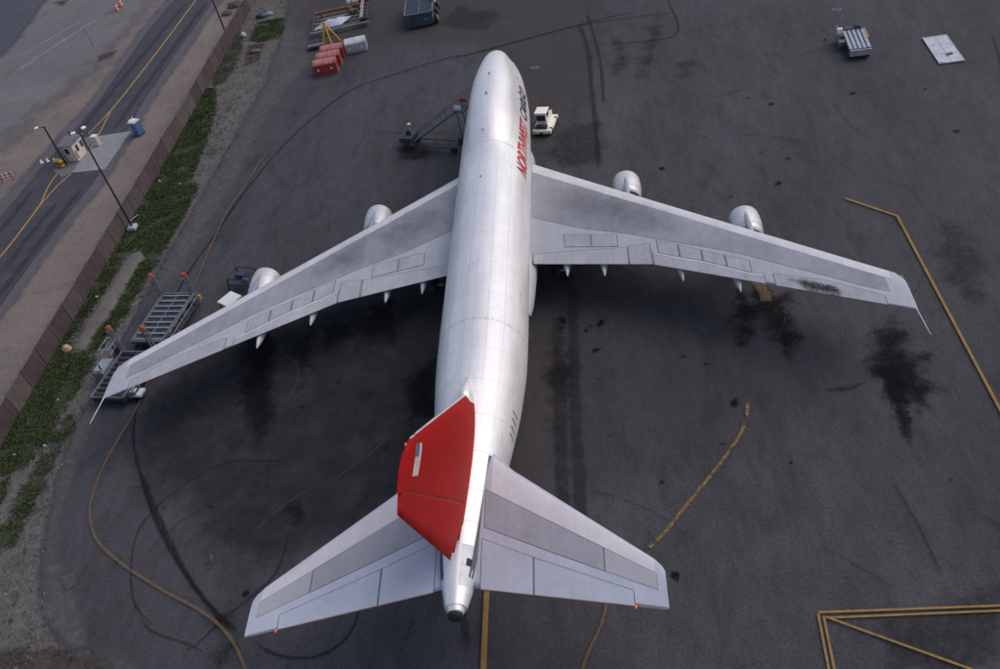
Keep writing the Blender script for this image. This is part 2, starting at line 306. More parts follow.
def tufts(name, label, polys, per_m2, mt, h, wd, nb):
    V = []; F = []
    for pg, den in polys:
        p = np.array(pg); lo, hi = p.min(0), p.max(0); n = int(per_m2*den*np.prod(hi-lo))
        Q = lo+rng.random((n, 2))*(hi-lo); sd = sdist(Q, pg); Q = Q[sd > -.6+1.1*rng.random(n)]
        keep = np.array([mnoise.noise((x*.55, y*.55, 3.1)) > -.42+rng.random()*.5 for x, y in Q]) if len(Q) else []
        for x, y in Q[keep] if len(Q) else []:
            s_ = .6+rng.random()*.9+.5*max(0, mnoise.noise((x*.25, y*.25, 9)))
            for _ in range(nb):
                a = rng.random()*6.283; ln = h*s_*(.6+.7*rng.random()); lean = ln*(.25+.75*rng.random()); w2 = wd*s_*(.6+.8*rng.random())
                dx, dy = math.cos(a), math.sin(a); ox, oy = x+dx*.06, y+dy*.06; b = len(V)
                V += [(ox-dy*w2*.6, oy+dx*w2*.6, -.03), (ox+dy*w2*.6, oy-dx*w2*.6, -.03), (ox+dx*lean*.5+dy*w2*.5, oy+dy*lean*.5-dx*w2*.5, ln*.7), (ox+dx*lean*.5-dy*w2*.5, oy+dy*lean*.5+dx*w2*.5, ln*.7), (ox+dx*lean, oy+dy*lean, ln)]
                F += [(b, b+1, b+2, b+3), (b+3, b+2, b+4)]
    me = bpy.data.meshes.new(name); me.from_pydata(V, [], F); me.materials.append(mt)
    return tag(link(name, me), label, 'grass', kind='stuff')
tufts('grass', 'long dark green grass on the verge beside the brown slatted fence', GRASS[:1]+GRASS[2:3]+GRASS[4:7], 95, M_grass, .13, .035, 4)
tufts('weeds', 'thin dry brown weeds along the gravel edge of the apron', GRASS[1:2]+GRASS[3:4]+GRASS[7:10]+[(GRASS[0][0], .12), (VERGE, .07)], 40, M_weed, .09, .03, 4)

def pebbles(name, label, pg, n, mt):
    p = np.array(pg); lo, hi = p.min(0), p.max(0); lo[1] = max(lo[1], -72); hi[1] = min(hi[1], 52); V = []; F = []
    Q = lo+rng.random((n*4, 2))*(hi-lo); Q = Q[sdist(Q, pg) > .1][:n]
    for x, y in Q:
        if mnoise.noise((x*.4, y*.4, 7)) < -.15+.5*rng.random(): continue
        r = .03+.10*rng.random()**3; b = len(V); a = rng.random()*3
        V += [(x+math.cos(a+t)*r*(.7+.6*rng.random()), y+math.sin(a+t)*r*(.7+.6*rng.random()), .0) for t in (0, 1.57, 3.14, 4.71)] + [(x, y, r*.8), (x, y, -.05)]
        F += [(b+i, b+(i+1) % 4, b+4) for i in range(4)]+[(b+(i+1) % 4, b+i, b+5) for i in range(4)]
    me = bpy.data.meshes.new(name); me.from_pydata(V, [], F); me.materials.append(mt); return tag(link(name, me), label, 'gravel', kind='stuff')
pebbles('gravel', 'loose grey and tan pebbles strewn over the verge', VERGE, 16000, mat('pebble', (.17,.15,.135), .9, 0, var=.3, scale=1.5))

# apron
M_apron = ground_mat('apron_asphalt', (.041,.0385,.0435), (.067,.063,.0695), (.034,.0322,.0365), scale=.09, fine=.9, rscale=.35, ragged=.7, bump=.25, rough=.82, streak=(1.4,.5,1), grain=1.0)
AP = [(-36.36,47.04), (-35.48,39.10), (-34.06,26.36), (-33.44,14.93), (-33.82,9.70), (-34.23,1.03), (-34.73,-7.94), (-35.06,-15.56), (-35.58,-21.03), (-35.60,-26.16), (-35.85,-33.08), (-36.07,-39.25), (-36.17,-44.15), (-35.71,-48.69), (-34.51,-53.84), (-33.40,-57.46), (-31.89,-60.83), (-30.17,-63.37), (-28.59,-64.63), (-25.70,-65.38), (-23.75,-66.45), (-22.35,-67.85)]
apron = structure(area('apron', AP + [(-14,-84), (-10,-130), (150,-130), (190,160), (-30,160), (-33,80)], M_apron, z=0, feather=.7, res=.8))
M_dust = ground_mat('dusty_edge', (.135,.125,.124), (.098,.092,.094), scale=.2, fine=2, rscale=.35, ragged=.9, opacity=.8, blotch=.5)
M_brown = ground_mat('brown_dust', (.095,.078,.072), (.075,.064,.062), scale=.2, rscale=.18, ragged=1.3, opacity=.5, blotch=.5)
M_darkpatch = ground_mat('dark_asphalt_patch', (.019,.0185,.021), (.025,.024,.027), scale=.2, rscale=.12, ragged=1.3, opacity=.7, blotch=.6)
M_oil = ground_mat('oil_stain', (.004,.004,.005), (.008,.0075,.009), scale=.5, rscale=.9, ragged=1.5, opacity=.88, rough=.8, blotch=.4, lo=.14, hi=.88, spec=.1)
M_oil2 = ground_mat('faint_oil_stain', (.014,.013,.015), (.019,.018,.020), scale=.5, rscale=.45, ragged=1.5, opacity=.6, rough=.7, blotch=.7)
M_tyre = ground_mat('tyre_rubber', (.009,.009,.011), (.014,.013,.016), scale=.5, rscale=1.2, ragged=.9, opacity=.72, lo=.2, hi=1.0, blotch=.5)
M_tyre2 = ground_mat('faint_tyre_rubber', (.016,.015,.018), (.022,.021,.024), scale=.5, rscale=.6, ragged=1.2, opacity=.55, lo=.3, hi=1.0, blotch=.5)
M_yel = ground_mat('yellow_apron_paint', (.33,.195,.05), (.26,.155,.05), (.14,.10,.06), scale=1.5, fine=5, rscale=2.2, ragged=.8)
M_yel2 = ground_mat('worn_yellow_paint', (.34,.20,.06), (.24,.145,.055), (.12,.09,.055), scale=1.5, fine=5, rscale=1.1, ragged=2.2, opacity=.9, lo=.62, hi=1.0, blotch=.8)
M_yel3 = ground_mat('faded_yellow_paint', (.22,.135,.06), (.15,.095,.05), (.09,.07,.05), scale=1.5, fine=5, rscale=1.6, ragged=1.2, opacity=.8, lo=.4, hi=.9, blotch=.5)
M_orange = ground_mat('worn_orange_paint', (.21,.10,.05), (.14,.075,.045), scale=1.5, fine=5, rscale=1.6, ragged=1.3, opacity=.8, lo=.35, hi=.9)
area('dusty_edge', AP[:10] + [(-33.12,-26.62), (-32.04,-17.30), (-31.27,-9.19), (-30.84,2.90), (-30.27,10.71), (-27.88,20.54), (-29.57,33.97), (-30.96,44.80)], M_dust, apron, feather=2.0, res=.8)
area('dusty_edge', AP[11:] + [(-21.32,-67.91), (-24.41,-65.04), (-26.90,-64.17), (-29.29,-61.03), (-31.74,-57.60), (-33.29,-53.96), (-34.08,-50.08), (-34.44,-44.81), (-34.47,-40.45)], M_dust, apron, feather=1.0, res=.5)
area('brown_dust', [(-36.54,46.33), (11.47,26.47), (10.79,12.72), (7.93,0.84), (5.50,-7.33), (3.33,-12.76), (1.70,-8.35), (0.85,10.73), (-5.89,18.75), (-12.71,19.71), (-18.70,23.38), (-23.67,19.10), (-30.39,24.45)], M_brown, apron, feather=4, res=1.2)
area('brown_dust', [(2.45,-34.80), (4.69,-35.20), (4.78,-49.77), (3.63,-60.66), (2.04,-63.41), (0.82,-53.91)], M_brown, apron, feather=2.5, res=.8)
area('dark_asphalt_patch', [(-26.60,-33.78), (-18.51,-33.52), (-6.56,-32.50), (-4.57,-45.50), (-5.77,-56.65), (-16.95,-58.88), (-26.49,-52.80), (-30.19,-41.99)], M_darkpatch, apron, feather=5, res=1.2)  # broad soft-edged patch, darker than the asphalt around it
area('dark_asphalt_patch', [(3.31,-33.63), (11.88,-33.89), (23.57,-40.95), (22.81,-51.14), (17.42,-58.91), (7.46,-54.64), (3.68,-49.63)], ground_mat('slightly_dark_asphalt', (.026,.025,.028), (.031,.030,.033), rscale=.14, ragged=1.6, opacity=.15), apron, feather=6, res=1.4)  # much fainter darker patch on the starboard side
for pg in ([(19.54,-36.87), (20.45,-38.02), (21.39,-36.20), (21.81,-38.27), (23.49,-37.59), (22.73,-39.87), (23.12,-43.13), (22.16,-44.28), (21.45,-42.64), (20.98,-40.28), (20.02,-40.58), (19.01,-43.02), (18.83,-40.38)],
           [(28.41,-43.33), (29.21,-43.02), (29.85,-42.24), (30.02,-43.16), (30.58,-43.69), (29.85,-45.28), (30.29,-46.17), (31.13,-46.10), (30.39,-47.20), (30.46,-48.79), (30.98,-49.25), (30.06,-49.69), (29.51,-51.10), (29.27,-50.15), (28.31,-50.76), (28.08,-49.22), (27.53,-47.78), (27.02,-47.10), (27.83,-45.59)],
           [(-23.72,-35.58), (-21.55,-34.35), (-20.05,-36.81), (-19.78,-41.12), (-18.56,-44.90), (-19.05,-47.79), (-20.56,-44.42), (-21.57,-43.17), (-21.94,-39.62)],
           [(-7.46,-42.68), (-6.51,-42.14), (-5.31,-40.70), (-5.22,-44.55), (-4.87,-47.54), (-6.07,-46.56), (-6.65,-47.11)],
           [(-18.17,-36.98), (-17.19,-36.37), (-17.10,-38.65), (-16.12,-40.01), (-17.27,-39.59)], [(-11.80,-33.34), (-10.02,-32.84), (-10.12,-34.96), (-9.42,-37.63), (-10.83,-36.39), (-11.78,-37.25)], [(-15.68,-35.59), (-13.70,-35.40), (-13.81,-36.92), (-15.21,-37.20)],
           [(-24.78,-29.91), (-23.83,-28.92), (-22.91,-30.25), (-23.51,-31.84)], [(3.94,-43.69), (4.89,-43.17), (5.82,-43.97), (5.32,-45.40), (4.24,-45.46)], [(-18.28,-63.04), (-17.75,-62.93), (-17.45,-63.53), (-17.94,-63.78)], [(-14.77,-54.73), (-14.05,-54.53), (-14.02,-55.41), (-14.47,-55.45)], [(-17.18,-65.50), (-16.81,-65.39), (-16.69,-66.08), (-16.93,-66.19)],
           [(-12.12,-6.69), (-11.04,-6.14), (-10.35,-8.40), (-9.50,-7.80), (-9.80,-9.35), (-11.69,-8.45)]):
    area('oil_stain', pg, M_oil, apron, feather=1.2, res=.25)
area('oil_streak', [(27.91,-46.83), (29.15,-46.82), (28.58,-50.05), (28.39,-51.86), (28.20,-53.60), (27.84,-53.99), (27.78,-52.85), (27.82,-50.88), (27.69,-49.17)], M_oil, apron, feather=.55, res=.2)
ribbon('oil_streak', [(27.26,-47.74), (25.45,-48.46), (22.58,-48.45)], .8, M_oil2, apron, endfade=2, soft=.9)
for pg in ([(3.95,-42.35), (5.87,-42.08), (5.75,-46.40), (4.22,-46.71)], [(4.50,-48.56), (5.40,-48.38), (5.22,-49.83)], [(-15.30,-35.65), (-13.94,-35.62), (-13.85,-37.80), (-15.33,-37.56)], [(-17.76,-37.17), (-16.71,-36.96), (-16.76,-39.43)],
           [(-11.76,-33.61), (-9.69,-33.30), (-9.49,-38.49), (-11.75,-37.51)], [(6.04,-7.48), (9.84,-6.46), (9.95,-14.48), (5.38,-14.24), (3.86,-10.95)], [(11.89,6.44), (12.94,11.94), (13.76,6.32), (12.17,3.34)], [(19.44,3.38), (20.79,3.42), (20.24,0.69), (19.55,0.44)],
           [(-12.22,-5.82), (-7.70,-7.87), (-6.24,-9.47), (-12.11,-8.75)], [(16.98,13.83), (18.74,14.31), (16.02,3.05), (14.80,1.99)], [(-7.95,29.65), (-2.12,25.38), (-4.68,21.32), (-10.41,24.71)],
           [(37.16,-30.10), (38.54,-36.46), (36.32,-40.87), (35.01,-38.26)], [(-11.29,-44.03), (-10.35,-43.61), (-9.37,-45.91), (-10.84,-45.93)], [(22.68,-66.55), (29.63,-64.87), (28.03,-69.42), (23.04,-69.12)]):
    area('faint_stain', pg, M_oil2, apron, feather=1.8, res=.5)
ZS = ZN[0]+.004
for i in range(95):
    x0, x1, y0, y1 = random.choice(((-32,-4,-66,-40), (8,44,-72,-36), (12,46,-24,6), (4.5,8.5,-52,-36), (4.5,8.5,-52,-36), (-30,-6,-60,-36)))
    k_ = .07+.28*random.random()**3; cx, cy = random.uniform(x0, x1), random.uniform(y0, y1)
    area('drip_stain', [(cx+math.cos(a)*k_*(.6+.8*random.random()), cy+math.sin(a)*k_*(.6+.8*random.random())) for a in (0, 1.2, 2.5, 3.7, 5.0)], M_oil, apron, z=ZS+.0001*i, feather=.18, res=.12)
ZN[0] = ZS+.016
# tyre marks
for pl, wd, mt_ in (
    ([(16.22,19.44), (5.92,17.38), (-4.36,14.73), (-8.89,14.33), (-15.85,11.99), (-20.75,9.58), (-24.79,3.31), (-27.45,-3.04), (-29.25,-9.68), (-30.20,-14.07), (-30.87,-18.25), (-31.75,-22.78), (-32.23,-26.78), (-32.32,-32.83), (-31.61,-40.01), (-30.47,-45.32), (-29.02,-48.64), (-26.32,-53.28), (-24.02,-56.60), (-20.44,-60.79), (-17.56,-63.38), (-15.82,-64.49)], .38, M_tyre),
    ([(-15.82,-64.49), (-14.48,-65.54), (-12.79,-66.25), (-10.80,-66.38), (-9.30,-65.68), (-8.53,-64.37), (-8.53,-63.04), (-9.27,-61.82)], .32, M_tyre),
    ([(-29.02,-48.64), (-25.74,-53.80), (-21.64,-59.28), (-18.44,-62.74), (-15.40,-65.07)], .62, M_tyre),
    ([(-15.04,-50.46), (-17.53,-50.08), (-20.86,-49.79), (-23.37,-51.06), (-25.22,-52.93), (-26.34,-55.08), (-26.23,-57.41), (-25.17,-60.57), (-23.95,-62.34), (-21.97,-63.93)], .3, M_tyre2),
    ([(-20.74,-65.96), (-19.15,-65.10), (-17.60,-63.23), (-15.63,-61.32), (-14.76,-60.17), (-14.52,-58.29), (-14.54,-55.79)], .3, M_tyre2),
    ([(-24.72,-61.83), (-22.74,-63.74), (-20.70,-64.58), (-18.71,-65.41), (-17.32,-66.70)], .3, M_tyre2),
    ([(8.29,19.47), (9.22,10.53), (9.27,0.42), (9.32,-8.41), (9.32,-17.07)], .9, M_tyre2), ([(9.42,22.13), (10.53,7.42), (10.38,-4.46)], .7, M_tyre2),
    ([(10.72,11.36), (15.49,10.47), (19.30,10.46), (20.34,13.42), (19.92,21.07), (19.74,24.35)], .5, M_tyre2),
    ([(5.08,-31.92), (4.80,-38.98), (4.83,-46.79), (4.86,-53.47), (5.13,-65.00)], 1.7, M_tyre2), ([(6.13,-32.12), (6.11,-39.20), (5.98,-48.95), (6.18,-63.03)], 1.5, M_tyre2),
    ([(-8.82,13.48), (-1.80,15.54), (9.76,17.71), (20.98,16.97)], .5, M_tyre2),
    ([(13.47,-62.78), (14.01,-61.91), (14.73,-61.11)], .2, M_tyre2), ([(14.35,-68.60), (14.97,-68.17), (15.58,-68.44)], .2, M_tyre2), ([(25.77,-55.84), (26.45,-59.05), (26.81,-62.66), (26.86,-65.17)], .3, M_tyre2),
    ([(51.62,0.37), (50.31,-6.16), (47.39,-15.46)], .4, M_tyre2), ([(-0.90,-67.69), (-1.68,-63.13), (-2.34,-60.14)], .8, M_tyre2), ([(-5.28,-66.91), (-4.43,-62.92)], .4, M_tyre2)):
    ribbon('tyre_mark', pl, wd, mt_, apron, endfade=9 if wd > 1.5 else 2.5, soft=.7, wob=.35)
M_pale = ground_mat('pale_scuff', (.105,.10,.105), (.085,.082,.087), rscale=1.4, ragged=1.6, opacity=.4, lo=.45, hi=1.1, blotch=.6)
M_tyre4 = ground_mat('old_tyre_rubber', (.018,.017,.020), (.024,.023,.027), rscale=.9, ragged=1.5, opacity=.45, lo=.35, hi=1.1, blotch=.7)
for i in range(46):                                                        # old turning marks and scrapes
    x0, x1, y0, y1 = random.choice(((-34,-6,-66,-42), (-34,-6,-66,-42), (8,46,-72,-36), (14,48,-26,4), (-28,-8,-22,10)))
    cx, cy = random.uniform(x0, x1), random.uniform(y0, y1); r_ = random.uniform(4, 26); a0 = random.uniform(0, 6.283); da = random.uniform(4, 15)/r_
    ribbon('turning_mark' if i % 4 else 'scuff_mark', [(cx+r_*(math.cos(a0+da*k/5)-math.cos(a0)), cy+r_*(math.sin(a0+da*k/5)-math.sin(a0))) for k in range(6)], random.uniform(.14, .42), M_tyre4 if i % 4 else M_pale, apron, endfade=1.5, soft=.8, wob=.4)
# painted lines
ribbon('yellow_line', [(30.47,-26.26), (33.85,-29.65)], .22, M_yel, apron, smooth=False, soft=.3)
ribbon('yellow_line', [(33.85,-29.65), (34.23,-51.82), (34.32,-58.12)], .23, M_yel, apron, smooth=False, soft=.3)
ribbon('yellow_line', [(-0.08,-62.18), (-0.05,-67.80), (-0.05,-71.40)], .42, M_yel, apron, smooth=False, soft=.3)
ribbon('yellow_line', [(-0.08,-62.18), (-0.05,-55.54), (0.06,-27.31)], .42, M_yel3, apron, smooth=False, soft=.3)
ribbon('worn_yellow_line', [(18.31,-49.03), (17.79,-50.95), (16.68,-52.81), (14.96,-55.04), (13.25,-57.08), (11.61,-59.12), (10.35,-60.43)], .30, M_yel2, apron, soft=.3)
ribbon('worn_yellow_line', [(7.42,-64.16), (7.05,-65.46), (6.26,-67.01), (5.81,-68.15), (5.48,-69.39)], .22, M_yel3, apron, soft=.3)
for a_, b_ in (((19.53,-65.61), (29.79,-65.92)), ((19.87,-65.98), (29.68,-66.22)), ((19.49,-65.70), (19.32,-69.13)), ((19.76,-65.85), (19.61,-69.15)), ((19.88,-65.92), (26.73,-69.57))):
    ribbon('yellow_line', [a_, b_], .155, M_yel, apron, smooth=False, soft=.3)
ribbon('orange_line', [(-29.11,-4.34), (-29.75,-9.55), (-30.59,-14.35), (-30.72,-20.34), (-30.65,-26.47), (-30.89,-31.69), (-31.13,-36.99), (-31.01,-42.80), (-31.45,-46.06), (-31.69,-49.35), (-31.40,-52.48), (-30.79,-54.20), (-29.56,-56.09), (-27.79,-57.61), (-25.62,-59.11), (-22.60,-60.93), (-19.98,-62.33), (-17.98,-63.64), (-16.38,-65.21), (-15.09,-67.10)], .26, M_yel3, apron, soft=.3)
ribbon('orange_line', [(-30.59,-14.35), (-30.72,-20.34), (-30.65,-26.47), (-30.89,-31.69), (-31.13,-36.99), (-31.01,-42.80), (-31.69,-49.35), (-31.60,-51.32)], .14, M_orange, apron, soft=.3)
structure(area('patched_hole', [(-31.16,-59.14), (-30.17,-58.89), (-29.67,-59.74), (-30.14,-60.26)], M_dust, apron, feather=.12, res=.2))
M_sand = ground_mat('absorbent_sand', (.20,.135,.09), (.13,.09,.065), scale=1.2, rscale=1.3, ragged=1.2, opacity=.85, blotch=.6)
for pg in ([(20.78,-36.08), (21.75,-36.01), (21.83,-37.29), (21.03,-37.39)], [(21.07,-37.15), (21.98,-37.31), (21.89,-38.65), (21.14,-38.52)], [(-20.07,-58.29), (-19.84,-58.31), (-19.58,-58.98), (-19.80,-58.96)]): area('sand_patch', pg, M_sand, apron, feather=.25, res=.15)

# ---------------------------------------------------------------- the cargo jet (x = metres aft of the nose, y = starboard, z = up)
OFF = Vector((0, -35, 0))
jet = thing('cargo_jet', 'large silver four engined cargo jet with red tail fin parked on the apron', 'airplane', OFF)
def A(x, y, z): return (y, -x, z)
M_hull = mat('bare_aluminium', (.79,.755,.742), .44, .42, var=.05, scale=.6, stretch=(1,.35,1), spec=.5, panels=(2.6, .95, .03, 'hull'), streak=.16)
M_seam = mat('skin_seam', (.62,.61,.62), .5, .2, var=.1, scale=2)
M_gap = mat('panel_gap', (.09,.09,.10), .7, 0, var=.2)
M_wing = mat('wing_aluminium', (.40,.405,.435), .5, .15, var=.06, scale=.35, stretch=(1,.5,1), panels=(1.9, .8, .02, -.8), streak=.22)
M_wingLE = mat('wing_leading_edge', (.60,.575,.585), .45, .1, var=.06, scale=.6, panels=(1.5, 3, .02, -.89), streak=.2)
M_box2 = mat('wing_pale_coating', (.290,.285,.314), .55, .0, var=.08, scale=.13, col2=(.185,.185,.206), panels=(2.6, 1.1, .02, -.85), streak=.3)
M_ctrl = mat('control_surface', (.37,.362,.385), .5, .1, var=.09, scale=.6, streak=.35)
M_flap = mat('flap_skin', (.39,.382,.405), .5, .1, var=.08, scale=.6, streak=.35, panels=(2.2, 4, .02, -.5))
M_stabLE = mat('tailplane_leading_edge', (.60,.565,.58), .5, .1, var=.05, scale=.5, streak=.15, panels=(1.2, 1.5, .015, -.95))
M_stabg = mat('tailplane_grey', (.32,.31,.345), .55, 0, var=.07, scale=.4, streak=.2, panels=(1.5, .8, .012, -.75))
M_stabg2 = mat('tailplane_pale_grey', (.37,.362,.385), .55, 0, var=.06, scale=.4)
M_stab = mat('tailplane_skin', (.45,.47,.535), .5, .1, var=.05, scale=.5, streak=.2, panels=(1.4, .7, .012, -.4))
M_red = mat('red_paint', (.33,.010,.008), .6, 0, var=.08, scale=.25, spec=.08, streak=.3, panels=(2.2, 1.3, .02, 'fin'))
M_black = mat('black_rubber', (.018,.018,.02), .7)
M_dark = mat('dark_opening', (.02,.02,.022), .8)
M_cowl = mat('nacelle_skin', (.62,.60,.60), .45, .4, var=.06, scale=1.2, streak=.25)
M_steel = mat('steel', (.42,.42,.44), .4, .8, var=.12, scale=3)
M_pylon = mat('pylon_skin', (.32,.33,.37), .45, .3, var=.08)
M_title_red = mat('title_red', (.52,.03,.03), .45)
M_title_black = mat('title_black', (.03,.035,.05), .45)
M_white = mat('white_paint', (.72,.71,.69), .5, 0, var=.08, scale=2)

TAB = np.array([ # x, belly, main-lobe top, half width, crown, crown radius
 (0,4.95,5.15,.06,5.15,.05),(.3,4.5,5.65,.5,5.7,.3),(1,3.8,6.1,1.0,6.3,.6),(2,3.2,6.7,1.45,7.1,.8),(3,2.8,7.2,1.8,7.8,.95),(4,2.55,7.6,2.0,8.4,1.05),
 (5,2.4,7.95,2.2,8.95,1.18),(6.5,2.25,8.35,2.45,9.5,1.36),(9,2.12,8.7,2.76,10.03,1.7),(12,2.05,8.9,3.04,10.35,2.1),(14.5,2.05,8.9,3.14,10.4,2.25),(18,2.05,8.9,3.22,10.2,2.3),
 (20,2.05,8.9,3.25,9.85,2.35),(22,2.05,8.9,3.25,9.4,2.45),(23.2,2.05,8.9,3.25,9.1,2.6),(25,2.05,8.9,3.25,8.95,2.8),(28,2.05,8.9,3.25,8.9,2.9),(44,2.05,8.9,3.25,8.9,2.9),
 (48,2.2,8.9,3.20,8.9,2.8),(52,2.75,8.9,2.96,8.9,2.6),(56,3.7,8.88,2.52,8.88,2.1),(60,4.8,8.82,1.98,8.82,1.6),(63,5.65,8.75,1.52,8.75,1.2),(65.5,6.35,8.65,1.14,8.65,.9),(67.3,6.85,8.55,.84,8.55,.7),(68.4,7.25,8.4,.60,8.4,.5)])
def pchip(x, X, Y):
    i = int(np.clip(np.searchsorted(X, x)-1, 0, len(X)-2)); h = np.diff(X); s = np.diff(Y)/h
    def dv(j):
        if j == 0: return s[0]
        if j == len(X)-1: return s[-1]
        return 0.0 if s[j-1]*s[j] <= 0 else 2*s[j-1]*s[j]/(s[j-1]+s[j])
    t = (x-X[i])/h[i]; return (2*t**3-3*t*t+1)*Y[i]+(t**3-2*t*t+t)*h[i]*dv(i)+(-2*t**3+3*t*t)*Y[i+1]+(t**3-t*t)*h[i]*dv(i+1)
NA = 72
_sec = {}
def section(x):
    """outline of the hull at station x: NA points, angle 0 at the crown, going to starboard"""
    key = round(x, 3)
    if key in _sec: return _sec[key]
    zb, zm, hw, zt, ru = (pchip(x, TAB[:, 0], TAB[:, j]) for j in range(1, 6))
    t = np.linspace(0, 2*np.pi, 120, endpoint=False); zc = (zb+zm)/2
    pts = np.concatenate([np.stack([hw*np.cos(t), zc+(zm-zb)/2*np.sin(t)], 1), np.stack([ru*np.cos(t), zt-ru+ru*np.sin(t)], 1)])
    c0 = np.array([0, (zb+zt)/2]); n = np.linspace(0, 2*np.pi, 480, endpoint=False); D = np.stack([np.sin(n), np.cos(n)], 1)
    h = ((pts-c0) @ D.T).max(0)                                  # support function -> convex hull radius
    th = np.linspace(0, 2*np.pi, NA, endpoint=False); E_ = np.stack([np.sin(th), np.cos(th)], 1)
    dd = E_ @ D.T; r = np.where(dd > 1e-3, h/np.maximum(dd, 1e-3), 1e9).min(1)
    _sec[key] = c0+E_*r[:, None]; return _sec[key]
def hull(x, th, off=0.0):
    q = section(x); f = (th % (2*math.pi))/(2*math.pi)*NA; i = int(f) % NA; t = f-int(f)
    p = q[i]*(1-t)+q[(i+1) % NA]*t; e = q[(i+1) % NA]-q[i]; n = np.array([-e[1], e[0]])/(np.linalg.norm(e)+1e-9)
    return A(x, p[0]+off*n[0], p[1]+off*n[1])
def hull_z(x, z, off=0.0, side=1):
    """point on the hull's side at height z"""
    q = section(x)[:NA//2+1]; i = int(np.argmax(q[:, 1] < z)); i = max(i, 1); t = (q[i-1, 1]-z)/(q[i-1, 1]-q[i, 1]+1e-9)
    return hull(x, side*(i-1+t)/NA*2*math.pi, off)

xs = list(np.concatenate([[0, .1, .3, .6], np.arange(1, 10, .5), np.arange(10, 26, .6), np.arange(26, 45, 1.5), np.arange(45, 68.4, .7), [68.4]]))
b = MB(); vs = []; fs = []
for x in xs: vs += [A(x, p[0], p[1]) for p in section(x)]
for j in range(len(xs)-1): fs += [(j*NA+i, j*NA+(i+1) % NA, (j+1)*NA+(i+1) % NA, (j+1)*NA+i)[::-1] for i in range(NA)]
b.add(vs, fs, True); b.add([A(68.4, p[0], p[1]) for p in section(68.4)], [tuple(range(NA))])
fuselage = b.build('fuselage', M_hull, jet, OFF)
def ring(x, wd, a0=0, a1=2*math.pi, off=.006, name='skin_seam', mt=None, n=48):
    b = MB(); v = []
    for k in range(n+1):
        t = a0+(a1-a0)*k/n; v += [hull(x-wd/2, t, off), hull(x+wd/2, t, off)]
    b.add(v, [(2*k, 2*k+1, 2*k+3, 2*k+2)[::-1] for k in range(n)], True); return b.build(name, mt or M_seam, fuselage, OFF)
for x in (6.2, 10.4, 14.6, 18.8, 27.6, 31.0, 36.4, 40.2, 43.6, 46.4, 49.4, 52.4, 55.4, 58.4, 61.2, 63.4): ring(x, .05)
ring(23.1, .11, -.75, .75, mt=mat('hump_seam', (.40,.38,.39), .6)); ring(46.6, .07, mt=MATS['hump_seam'])
for a in (-1.05, -.62, -.2, .28, .66, 1.08):                                   # lap joints along the barrel
    b = MB(); v = []
    X_ = np.arange(26, 54, 1.0)
    for x in X_: v += [hull(x, a-.006, .006), hull(x, a+.006, .006)]
    b.add(v, [(2*k, 2*k+1, 2*k+3, 2*k+2) for k in range(len(X_)-1)], True); b.build('lap_joint', M_seam, fuselage, OFF)
def hull_patch(name, mt, x0, x1, a0, a1, off=.012, n=6):
    b = MB(); v = [hull(x0+(x1-x0)*i/n, a0+(a1-a0)*j/n, off) for i in range(n+1) for j in range(n+1)]
    b.add(v, [(i*(n+1)+j, i*(n+1)+j+1, (i+1)*(n+1)+j+1, (i+1)*(n+1)+j) for i in range(n) for j in range(n)], True); return b.build(name, mt, fuselage, OFF)
# cockpit windows, doors, tail hatch, exhaust
M_glass = mat('cockpit_glass', (.02,.024,.03), .1, 0, spec=.8)
for s in (1, -1):
    for k, (x0, x1) in enumerate(((3.0, 3.6), (3.5, 4.2), (4.2, 4.9))): hull_patch('cockpit_window', M_glass, x0, x1, s*(.18+.34*k), s*(.46+.34*k), .01)
    for x0 in (9.0, 12.6): hull_patch('upper_deck_window', M_glass, x0, x0+.35, s*.92, s*.99, .012, 2)
    for x0 in (8.4, 17.2, 42.0, 56.2):
        for w_, mt_, of in ((.04, M_seam, .009), (0, M_hull, .016)):
            b = MB(); n = 5; za, zb2 = 5.0-w_+(.9 if x0 > 50 else 0), 6.95+w_+(.7 if x0 > 50 else 0)
            v = [hull_z(x0-w_+(1.1+2*w_)*i/2, za+(zb2-za)*j/n, of, s) for i in range(3) for j in range(n+1)]
            b.add(v, [(i*(n+1)+j, i*(n+1)+j+1, (i+1)*(n+1)+j+1, (i+1)*(n+1)+j) for i in range(2) for j in range(n)]); b.build('door' if not w_ else 'door_gap', mt_, fuselage, OFF)
hull_patch('tail_bay', mat('tail_bay', (.55,.56,.60), .5, .2), 64.9, 67.4, .25, 1.4, .012)
hull_patch('tail_vent', M_dark, 65.75, 66.2, .55, .85, .03, 3)
b = MB(); b.lathe(A(68.3, 0, 7.83), (0, -1, 0), [(0, .53), (.35, .45), (.42, .42), (.40, .33), (.2, .30)], 20); tailc = b.build('exhaust_cone', M_hull, fuselage, OFF)
b = MB(); b.lathe(A(68.6, 0, 7.83), (0, -1, 0), [(0, .02), (.02, .36), (.1, .42), (.34, .40), (.33, .02)], 20); b.build('exhaust_outlet', M_dark, fuselage, OFF)
for x, y_, h_ in ((12.9, .0, .2), (16.6, -.1, .2), (28.4, -.35, .1), (21.6, -.35, .08)):
    p = hull(x, y_/3); b = MB(); b.prism([(-.2, 0), (.1, 0), (.0, h_), (-.15, h_)], -.04, .04); b.v = [(v_[0]+p[0], v_[1]+p[1], v_[2]+p[2]-.03) for v_ in b.v]
    b.build('blade_antenna', M_dark, fuselage, OFF)
# bars where the registration shows edge-on on the tail
for k in range(6):
    b = MB(); x0 = 54.0+k*.62; v = [hull_z(x0-.16*j/3+dx, 6.25+.75*j/3, .012) for dx in (0, .14) for j in range(4)]
    b.add(v, [(j, j+1, j+5, j+4) for j in range(3)]); b.build('registration_mark', M_title_black, fuselage, OFF)
